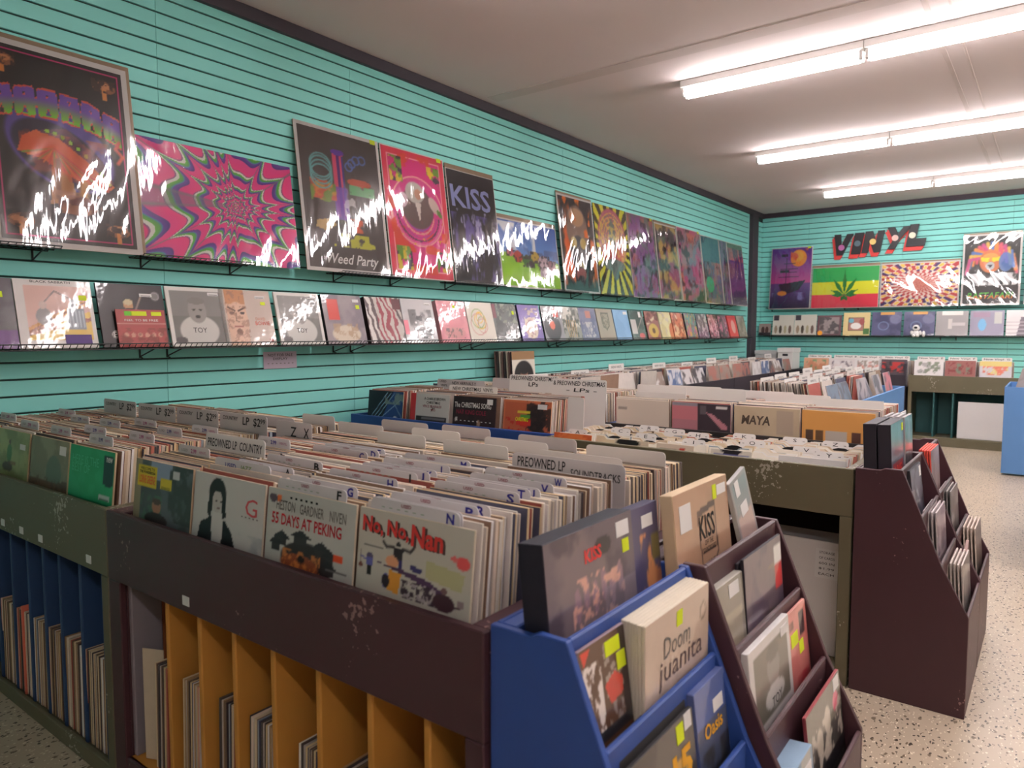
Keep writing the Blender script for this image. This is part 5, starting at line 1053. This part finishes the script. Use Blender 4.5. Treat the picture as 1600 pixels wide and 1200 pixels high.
single('cream single with a red dot label', 2.34, 2.978, cov((222, 204, 184), ('ell', .7, .86, .08, .07, (206, 70, 60)), ('rect', .1, .8, .5, .86, (150, 130, 110)), n=20), (222, 206, 180), 12)
# records behind the singles, backs towards the camera
o = front_lp('orange record back cover with small photos behind the singles', 3.068, 3.53, cov((226, 164, 92), ('rect', .05, .24, .17, .50, (90, 70, 60)), ('rect', .19, .24, .31, .50, (110, 84, 60)), ('rect', .33, .24, .64, .50, (196, 186, 176)), ('rect', .7, .24, .82, .50, (96, 64, 56)), ('rect', .85, .24, .97, .50, (120, 100, 84)), ('rect', .3, .72, .7, .73, (180, 120, 60)), ('rect', .25, .76, .72, .765, (180, 120, 60)), n=64, v0=.42), (214, 170, 110), tilt=3, W=LP)
o.matrix_world = basis((2.912, 3.518, ZT), *PY, tilt=R(-2))
o = front_lp('tan record back cover with slanted dark title behind the singles', 2.43, 3.518, cov((206, 188, 160), ('cloud', (196, 176, 148), 3, .4, .6, 2, .5), ('rect', .66, .3, .9, .94, (186, 168, 150)), ('rect', .1, .5, .6, .51, (150, 130, 110)), n=40, v0=.42), (206, 186, 156), tilt=-2); text(o, 'MAYA', -.05, .248, .14, .045, mat('ink_bark', (90, 76, 66)), bold=.03, shear=.15)
front_lp('dark record back cover with a pink photo behind the singles', 2.098, 3.518, cov((64, 54, 62), ('rect', 0, .5, .45, .92, (196, 120, 130)), ('rect', .0, .92, .45, 1, (150, 146, 156)), ('rect', 0, 0, .45, .5, (176, 120, 130)), ('poly', [(.6, .75), (.7, .72), (.95, .4), (.95, .28), (.85, .3)], (190, 130, 140)), ('rect', .48, .7, .6, .95, (96, 90, 96)), ('rect', .76, .86, .94, .95, (226, 222, 220)), n=48, v0=.42), (150, 110, 116), tilt=-2)
front_lp('plain cream record back cover behind the singles', 1.765, 3.518, cov((226, 212, 198), *[('rect', .04, .92 - .045 * k, .2, .925 - .045 * k, (170, 156, 146)) for k in range(7)], n=40, v0=.42), (222, 206, 190), tilt=-2)
for k, x in enumerate((1.755, 2.09, 2.425, 2.755)):
    fill(x + LP, 4.12, ZT, .575, NY, 'record sleeve filed behind the singles, %s column' % ('leftmost', 'second', 'third', 'rightmost')[k], 'records behind the singles', PAL_M, 110 + k, tilt=(6, 1), bias=.8)
for k, (x, y, W, z) in enumerate(((1.93, 3.74, .30, 1.085), (2.08, 3.85, .32, 1.08), (2.27, 3.70, .31, 1.086), (2.44, 3.92, .33, 1.066), (2.66, 3.78, .32, 1.068), (2.92, 3.70, .30, 1.062))):
    card('tall blank white divider back behind the singles, number %s from the left' % ('one', 'two', 'three', 'four', 'five', 'six')[k], x, y, .74, z, W, m=CARDW, tilt=-2, group='tall white dividers')
card('white divider with faint writing behind the cream back cover', 1.98, 3.62, .74, 1.055, .30, m=CARDW, tilt=-2, group='tall white dividers')
# blue bin of holiday records
t = thing('record_bin', 'blue bin of holiday records in the middle island', 'bin', (.09, 3.04, 0))
P = lambda nm, a, b, m, **k: part(nm, t, a, b, m, **k)
P('front_board', (.09, 3.04, .66), (1.65, 3.06, ZB), BLUE); P('rear_board', (.09, 4.13, .66), (1.65, 4.15, ZB), BLUE); P('end_panel', (.09, 3.06, 0), (.11, 4.13, ZB - .002), BLUE); P('end_panel', (1.63, 3.06, 0), (1.65, 4.13, ZB - .002), BLUE)
P('tray', (.11, 3.06, .68), (1.63, 4.13, .70), PINE); P('lower_panel', (.11, 3.09, 0), (1.63, 3.10, .68), DARK)
COLX = [.20, .60, .945, 1.285]
for k, x in enumerate(COLX):
    fill(x, 3.075, ZT, .56 if k else .50, PY, 'record sleeve filed in the blue holiday bin, %s column' % ('leftmost', 'second', 'third', 'rightmost')[k], 'records in the blue holiday bin', PAL_M, 120 + k, skip=.012, tilt=(7, 2), bias=1.0)
    fill(x + LP, 4.12, ZT, .42, NY, 'record sleeve filed in the blue holiday bin, rear half', 'records in the blue holiday bin', PAL_M, 130 + k, tilt=(5, 1), bias=.5)
front_lp('dark blue record cover with crossing light beams', COLX[0], 3.07, cov((26, 30, 44), ('poly', [(.4, 0), (1, 0), (1, 1), (.7, 1)], (40, 70, 130)), *[('line', [(.1 + .1 * k, .1), (.55 + .1 * k, .95)], .012, (150, 190, 220)) for k in range(3)], ('line', [(.4, .1), (.95, .75)], .012, (150, 180, 220)), ('line', [(1, .1), (.7, .7)], .012, (130, 160, 190)), ('ell', .8, .1, .06, .08, (190, 196, 210)), ('cloud', (130, 150, 140), 5, .5, .62, 3, .8, (.5, .55, 1, 1)), n=48, v0=.4), (190, 176, 150))
o = front_lp('red spined grey record cover with a tiny bare tree', COLX[1] - .02, 3.07, cov((206, 204, 200), ('rect', 0, 0, .14, 1, (196, 50, 56)), ('rect', .16, 0, .95, .3, (50, 44, 48)), ('rect', .3, .2, .9, .24, (120, 116, 120)), ('line', [(.55, .45), (.58, .55), (.54, .62)], .012, (70, 60, 50)), ('line', [(.57, .5), (.63, .56)], .01, (70, 60, 50)), n=48, v0=.4), (200, 190, 180))
text(o, 'A CHARLIE BROWN', .04, .285, .17, .016, BLACK, bold=.01); text(o, 'CHRISTMAS', .03, .262, .11, .016, BLACK, bold=.01); text(o, 'VINCE GUARALDI', .02, .240, .15, .016, INKRED, bold=.01); text(o, 'TRIO', .03, .218, .04, .014, INKRED, bold=.01)
o = front_lp('black holiday record cover with white and red lettering', COLX[2] - .02, 3.07, cov((40, 28, 32), ('cloud', (64, 40, 44), 4, .45, .6, 2, .6), ('ell', .08, .3, .03, .06, (206, 200, 196)), ('ell', .62, .22, .04, .1, (170, 140, 120)), ('rect', .05, .49, .9, .5, (150, 140, 140)), n=40, v0=.4), (60, 44, 46), stk=[(.115, .29, dict(W=.04, H=.03))])
text(o, 'The CHRISTMAS SONG', -.01, .265, .27, .03, WHITE, bold=.01); text(o, 'NAT KING COLE', -.02, .225, .22, .026, INKRED, bold=.02); text(o, '- - - - - - - - -', 0, .175, .26, .004, WHITE)
o = front_lp('orange holiday record cover with a dark bird like shape', COLX[3] + .01, 3.07, cov((206, 116, 80), ('rect', .04, .04, .96, .96, (190, 100, 70)), ('ell', .7, .5, .2, .4, (44, 36, 38)), ('cloud', (60, 44, 44), 8, .48, .54, 3, .9, (.5, .1, 1, 1)), ('cloud', (190, 50, 46), 14, .52, .56, 5, .9, (.05, .1, .6, .5)), ('rect', .3, .62, .58, .72, (226, 206, 70)), ('rect', .36, .50, .58, .60, (90, 160, 70)), ('rect', .28, .3, .6, .42, (206, 56, 46)), n=48, v0=.4), (206, 150, 110), stk=[(.1, .285, dict(W=.06, H=.026))]); text(o, 'CHRISTMAS', -.03, .212, .085, .022, YEL, bold=.02)
sign('handwritten new arrivals sign in the blue holiday bin', .66, 3.44, .74, 1.08, .40, [('USED', -.15, .325, .06, .014), ('VINYL', -.14, .30, .06, .014), ('NEW ARRIVALS !!', .03, .318, .20, .02)], CARDG)
sign('handwritten new christmas vinyl sign in the blue holiday bin', .90, 3.28, .74, 1.06, .38, [('NEW CHRISTMAS  VINYL', 0, .30, .32, .022)], CARDW)
sign('left handwritten preowned christmas sign in the blue holiday bin', 1.19, 3.50, .74, 1.125, .36, [('PREOWNED CHRISTMAS', 0, .365, .33, .026), ('LPs', 0, .33, .07, .026)], CARDW)
sign('right handwritten preowned christmas sign in the blue holiday bin', 1.56, 3.42, .74, 1.12, .36, [('& PREOWNED CHRISTMAS', 0, .355, .34, .026), ('- LPs -', .02, .318, .2, .022)], CARDW)
card('blank grey divider beside the new arrivals sign', .92, 3.62, .74, 1.09, .28, m=CARDG, group='tall white dividers')
card('white cardboard divider at the right end of the blue holiday bin', 1.69, 3.20, .74, 1.04, .10, m=CARDW, group='tall white dividers', tilt=2)

# ------------------------------------------------------------------ wall bin on the left, far islands, back bins
t = thing('record_bin', 'long black record bin along the left wall', 'bin', (.05, 4.45, 0))
P = lambda nm, a, b, m, **k: part(nm, t, a, b, m, **k)
for k in range(5):
    ya, yb = 4.45 + 1.23 * k, 4.45 + 1.23 * (k + 1)
    P('front_board', (.73, ya + .003, .0), (.75, yb - .003, ZB), BLK); P('tray', (.05, ya, .68), (.73, yb, .70), PINE); P('partition', (.06, yb - .012, .70), (.72, yb, .84), BLK)
P('end_panel', (.05, 4.43, 0), (.75, 4.45, ZB), BLK); P('end_panel', (.05, 10.60, 0), (.75, 10.62, ZB), BLK); P('rear_board', (.03, 4.45, 0), (.05, 10.6, .9), BLK)
for k in range(17):
    y0 = 4.50 + .355 * k
    fill(.715, y0, ZT, .58 if k > 1 else .36, PX, 'record filed in the long black wall bin', 'records in the black wall bin', PAL_D if k % 3 else PAL_M, 150 + k, tilt=(random.choice((-3, 3, 9, 12)), 3), bias=.35, dens=6, skip=.02 + .03 * random.random() if k < 5 else .12)
    if k % 2 == 0: 
        o = card('small white name card in the long black wall bin', .35 + .2 * random.random(), y0 + .17, .74, 1.05 + .06 * random.random(), .30, PX, CARDW, 4, 'name cards in the black wall bin'); text(o, 'NEW VINYL', 0, o.dimensions.z - .03, .2, .022, BLACK)
for k in range(13):
    y0 = 6.2 + .34 * k
    art = cov(random.choice([(90, 84, 90), (206, 200, 200), (150, 130, 120), (90, 110, 150), (190, 190, 196)]), ('cloud', random.choice([(60, 56, 60), (226, 222, 222), (170, 110, 100)]), 5, .46, .58, k, .9), n=16)
    album('record_album', 'record facing out of the black wall bin, %s along from its near end' % ('first', 'second', 'third', 'fourth', 'fifth', 'sixth', 'seventh', 'eighth', 'ninth', 'tenth', 'eleventh', 'twelfth', 'last')[k], basis((.716, y0 + LP / 2, ZT), *PX, tilt=R(random.choice((6, 12, 20)))), LP, LP, .006, art, (200, 192, 186), 'records facing out of the wall bin')
ri = thing('record_riser', 'raised stack holder of records against the left wall', 'stand', (.055, 4.56, .0)); part('shelf_board', ri, (.055, 4.56, .90), (.30, 4.90, .915), BLK); part('side_panel', ri, (.055, 4.56, .70), (.075, 4.90, .90), BLK); part('side_panel', ri, (.28, 4.56, .70), (.30, 4.90, .90), BLK)
for k in range(8):
    art = cov((226, 220, 206), ('rect', 0, .78, 1, 1, (150, 116, 80)), ('ell', .5, .36, .42, .40, (40, 34, 34)), ('ell', .5, .40, .17, .24, (150, 110, 90)), ('ell', .5, .56, .24, .16, (40, 34, 34)), n=40) if k == 7 else None
    album('record_album', 'tan and white cover with an oval portrait above the wall bin' if art else 'record standing behind the oval portrait cover above the wall bin', basis((.08 + .024 * k, 4.73, .916), *PX, tilt=R(4)), LP, LP, .012, art, ((120, 90, 84), (70, 60, 60), (190, 176, 160))[k % 3], None if art else 'records above the wall bin')
# far blue island
t = thing('record_bin', 'far blue record bin standing beyond the middle island', 'bin', (1.86, 5.25, 0))
P = lambda nm, a, b, m, **k: part(nm, t, a, b, m, **k)
P('front_board', (2.51, 5.25, .62), (2.53, 7.9, ZB), PALEB); P('rear_board', (1.86, 5.25, 0), (1.88, 7.9, ZB), PALEB); P('end_panel', (1.88, 5.25, 0), (2.51, 5.27, ZB), PALEB); P('end_panel', (1.88, 7.88, 0), (2.51, 7.9, ZB), PALEB); P('end_panel', (2.49, 7.82, 0), (2.53, 7.88, .62), TRIM)
P('tray', (1.88, 5.27, .68), (2.51, 7.88, .70), PINE); P('lower_panel', (2.40, 5.3, 0), (2.42, 7.86, .62), DKTEAL)
for k in range(7):
    y0 = 5.30 + .365 * k
    fill(2.49, y0, ZT, .58, PX, 'record filed in the far blue bin', 'records in the far blue bin', PAL_D, 180 + k, tilt=(random.choice((3, 10, -4, 14)), 3), bias=.4, dens=6, skip=.12)
    for q in range(3):
        o = card('white name card in the far blue bin', 1.98 + .17 * q + .03 * random.random(), y0 + .16, .74, 1.045 + .03 * random.random(), .30, PX, CARDW, random.uniform(0, 8), 'name cards in the far blue bin')
        text(o, 'VINYL', 0, o.dimensions.z - .028, .16, .016, BLACK)
for k in range(6):
    art = cov(random.choice([(120, 130, 150), (180, 170, 176), (196, 120, 130), (150, 140, 150)]), ('cloud', (96, 90, 100), 5, .46, .58, k, .9), n=16)
    album('record_album', 'record facing out of the far blue bin, %s along from its near end' % ('first', 'second', 'third', 'fourth', 'fifth', 'last')[k], basis((2.50, 5.47 + .40 * k, ZT), *PX, tilt=R((14, 18, 8, 22, 16, 12)[k])), LP, LP, .006, art, (206, 196, 196), 'records facing out of the far blue bin')
for k in range(3): album('record_album', 'sleeve hung on the outside of the far blue bin', basis((2.545, 6.55 + .09 * k, .60), *PX), .07, .2, .004, cov((206, 206, 206), ('rect', .2, .1, .8, .6, (90, 84, 84)), n=8), (210, 206, 204), 'sleeves hung on the far blue bin')
# back bins
t = thing('record_bin', 'black record bin against the back wall', 'bin', (.95, 10.02, 0))
P = lambda nm, a, b, m, **k: part(nm, t, a, b, m, **k)
P('front_board', (.95, 10.02, 0), (2.22, 10.04, ZB), BLK); P('end_panel', (.95, 10.04, 0), (.97, 11.2, ZB), BLK); P('end_panel', (2.20, 10.04, 0), (2.22, 11.2, 1.0), TRIM); P('tray', (.97, 10.04, .68), (2.20, 11.2, .70), PINE)
t = thing('record_bin', 'olive record bin against the back wall with a white board below', 'bin', (2.25, 10.05, 0))
P = lambda nm, a, b, m, **k: part(nm, t, a, b, m, **k)
P('front_board', (2.25, 10.05, .655), (4.0, 10.07, ZB), OLIVE); P('stile', (2.25, 10.05, .08), (2.29, 10.07, .655), OLIVE); P('tray', (2.27, 10.07, .68), (4.0, 11.2, .70), PINE); P('end_panel', (2.25, 10.07, 0), (2.27, 11.2, ZB), OLIVE)
P('plinth', (2.25, 10.05, 0), (4.0, 10.08, .09), OLIVE); P('shelf_board', (2.27, 10.05, .09), (4.0, 11.0, .11), OLIVE); P('back_panel', (2.29, 10.45, .11), (4.0, 10.46, .68), DKTEAL)
for x in (2.52, 2.72): P('partition', (x, 10.06, .11), (x + .018, 10.45, .655), DKTEAL)
o = link('poster_board', bevel(MB().box((-.6, 0, 0), (.6, .01, .44)).mesh('pb', [MATS['white_card']]), .002)); o.matrix_world = basis((3.38, 10.10, .112), *PY, tilt=R(5)); tag(o, 'wide white board stored under the back wall olive bin', 'board')
bcov = [('salmon patterned record cover on the back wall bin', (206, 160, 130), (190, 130, 100), (110, 150, 110)), ('white record cover with scribbles on the back wall bin', (222, 214, 212), (120, 110, 120), (226, 222, 222)), ('white framed pink picture record cover on the back wall bin', (226, 222, 220), (206, 150, 140), (150, 140, 130)), ('black and red record cover on the back wall bin', (80, 70, 76), (190, 50, 46), (50, 46, 52)),
        ('white record cover with text rings on the back olive bin', (232, 228, 226), (170, 166, 166), (120, 130, 110)), ('red brown striped record cover on the back olive bin', (150, 96, 90), (110, 130, 110), (130, 60, 60)), ('yellow topped pale record cover on the back olive bin', (214, 210, 214), (226, 210, 130), (226, 120, 100))]
for k, (lb, c0, c1, c2) in enumerate(bcov):
    x = (.99, 1.31, 1.62, 1.91, 2.30, 2.63, 2.98)[k] 
    front_lp(lb, x, 10.06 if k < 4 else 10.08, cov(c0, ('cloud', c1, 4, .47, .56, k, .9, (.1, .1, .9, .8)), ('cloud', c2, 6, .54, .6, k + 5, .9, (.1, .1, .9, .9)), *((('rect', 0, .72, 1, 1, (226, 206, 130)),) if k == 6 else ()), n=24, v0=.4), (206, 200, 196), tilt=8, z=ZT + .03)
    fill(x, 10.09, ZT, .5, PY, 'record filed against the back wall', 'records in the back wall bins', PAL_D, 210 + k, tilt=(7, 2), bias=.3, dens=3)
    o = sign('handwritten name card in the back wall bins, %s from the left' % ('first', 'second', 'third', 'fourth', 'fifth', 'sixth', 'seventh')[k], x + .16, 10.24 + .05 * (k % 2), .74, 1.085, .30, [('New Vinyl  ' + 'ABCDEFG'[k], 0, .322, .26, .026)], CARDW)
# boxes in the far corner
def carton(label, x0, y0, z0, sx, sy, sz, m, hole=True):
    t = thing('storage_box', label, 'box', (x0, y0, z0)); part('body', t, (x0, y0, z0), (x0 + sx, y0 + sy, z0 + sz * .8), m); part('lid', t, (x0 - .008, y0 - .008, z0 + sz * .78), (x0 + sx + .008, y0 + sy + .008, z0 + sz), m)
    if hole: part('hand_hole', t, (x0 + sx * .32, y0 - .003, z0 + sz * .62), (x0 + sx * .68, y0 + .002, z0 + sz * .72), BLACK)
carton('white lidded archive box in the far left corner', .47, 10.66, .86, .21, .36, .30, CARDW); carton('grey storage box beside the white archive box', .13, 10.70, .86, .31, .34, .26, CARDG, False)
st = thing('side_counter', 'black counter in the far left corner under the boxes', 'counter', (.06, 10.63, 0)); part('top', st, (.06, 10.63, .835), (.93, 11.2, .86), BLK); part('front_panel', st, (.06, 10.64, 0), (.93, 10.66, .835), BLK)
# right hand racks cut by the frame
t = thing('display_rack', 'pale blue rack side at the right edge before the back bin', 'rack', (3.315, 8.38, 0)); part('side_panel', t, (3.315, 8.38, .02), (3.95, 8.40, ZB), PALEB); part('back_panel', t, (3.315, 8.40, .02), (3.33, 9.3, ZB), PALEB); part('shelf_board', t, (3.33, 8.40, .60), (3.95, 9.3, .62), PALEB); part('side_panel', t, (3.315, 9.3, .02), (3.95, 9.32, ZB), PALEB)
for k, (x, ro, lb) in enumerate(((3.37, -14, 'left'), (3.55, 10, 'right'))): album('record_album', 'grey sleeve leaning on the pale blue rack, %s of two' % lb, basis((x + .15, 8.52 + .06 * k, .70), *PY, tilt=R(10), roll=R(ro)), LP, LP, .012, cov((150, 142, 140), ('cloud', (120, 112, 110), 5, .46, .58, k, .8), n=12), (170, 164, 160))
t = thing('display_rack', 'grey rack end cut off by the right edge of the picture', 'rack', (3.60, 5.07, 0)); part('side_panel', t, (3.60, 5.07, .06), (4.1, 5.09, .55), GREYP); part('front_panel', t, (3.60, 5.09, .06), (3.615, 6.2, .55), GREYP); part('plinth', t, (3.64, 5.10, 0), (4.1, 6.2, .06), BLK); part('side_panel', t, (3.60, 6.2, .06), (4.1, 6.22, .55), GREYP)

# ------------------------------------------------------------------ realise the filed records
SPECS.sort(key=lambda s: -s[0])
NOBJ = 275
for sc_, M, ti, ei, W, H, label, group in SPECS[:NOBJ]:
    o = link('record_sleeve', sleeve_mesh(ti, ei)); o.matrix_world = M; tag(o, label, 'record', group)
V = []; F = []; MI = []
mats_all = [edge(e) for e in EDGES] + [edge(f) for f in FACES]
for sc_, M, ti, ei, W, H, label, group in SPECS[NOBJ:]:
    n0 = len(V) * 8
    cv = np.array(cube_v((-W / 2, 0, 0), (W / 2, TH[ti], H))); m3 = np.array(M); V.append(cv @ m3[:3, :3].T + m3[:3, 3])
    F += [tuple(i + n0 for i in q) for q in CUBE_F]; fi = len(EDGES) + ei % len(FACES); MI += [ei, ei, fi, ei, fi, ei]
me = pydata('records', np.concatenate(V), F)
for m in mats_all: me.materials.append(m)
me.polygons.foreach_set('material_index', MI)
o = link('filed_records', me); tag(o, 'mass of further record sleeves packed in all the bins', 'record', kind='stuff')
print('SPECS', len(SPECS), 'objects', len(bpy.data.objects))
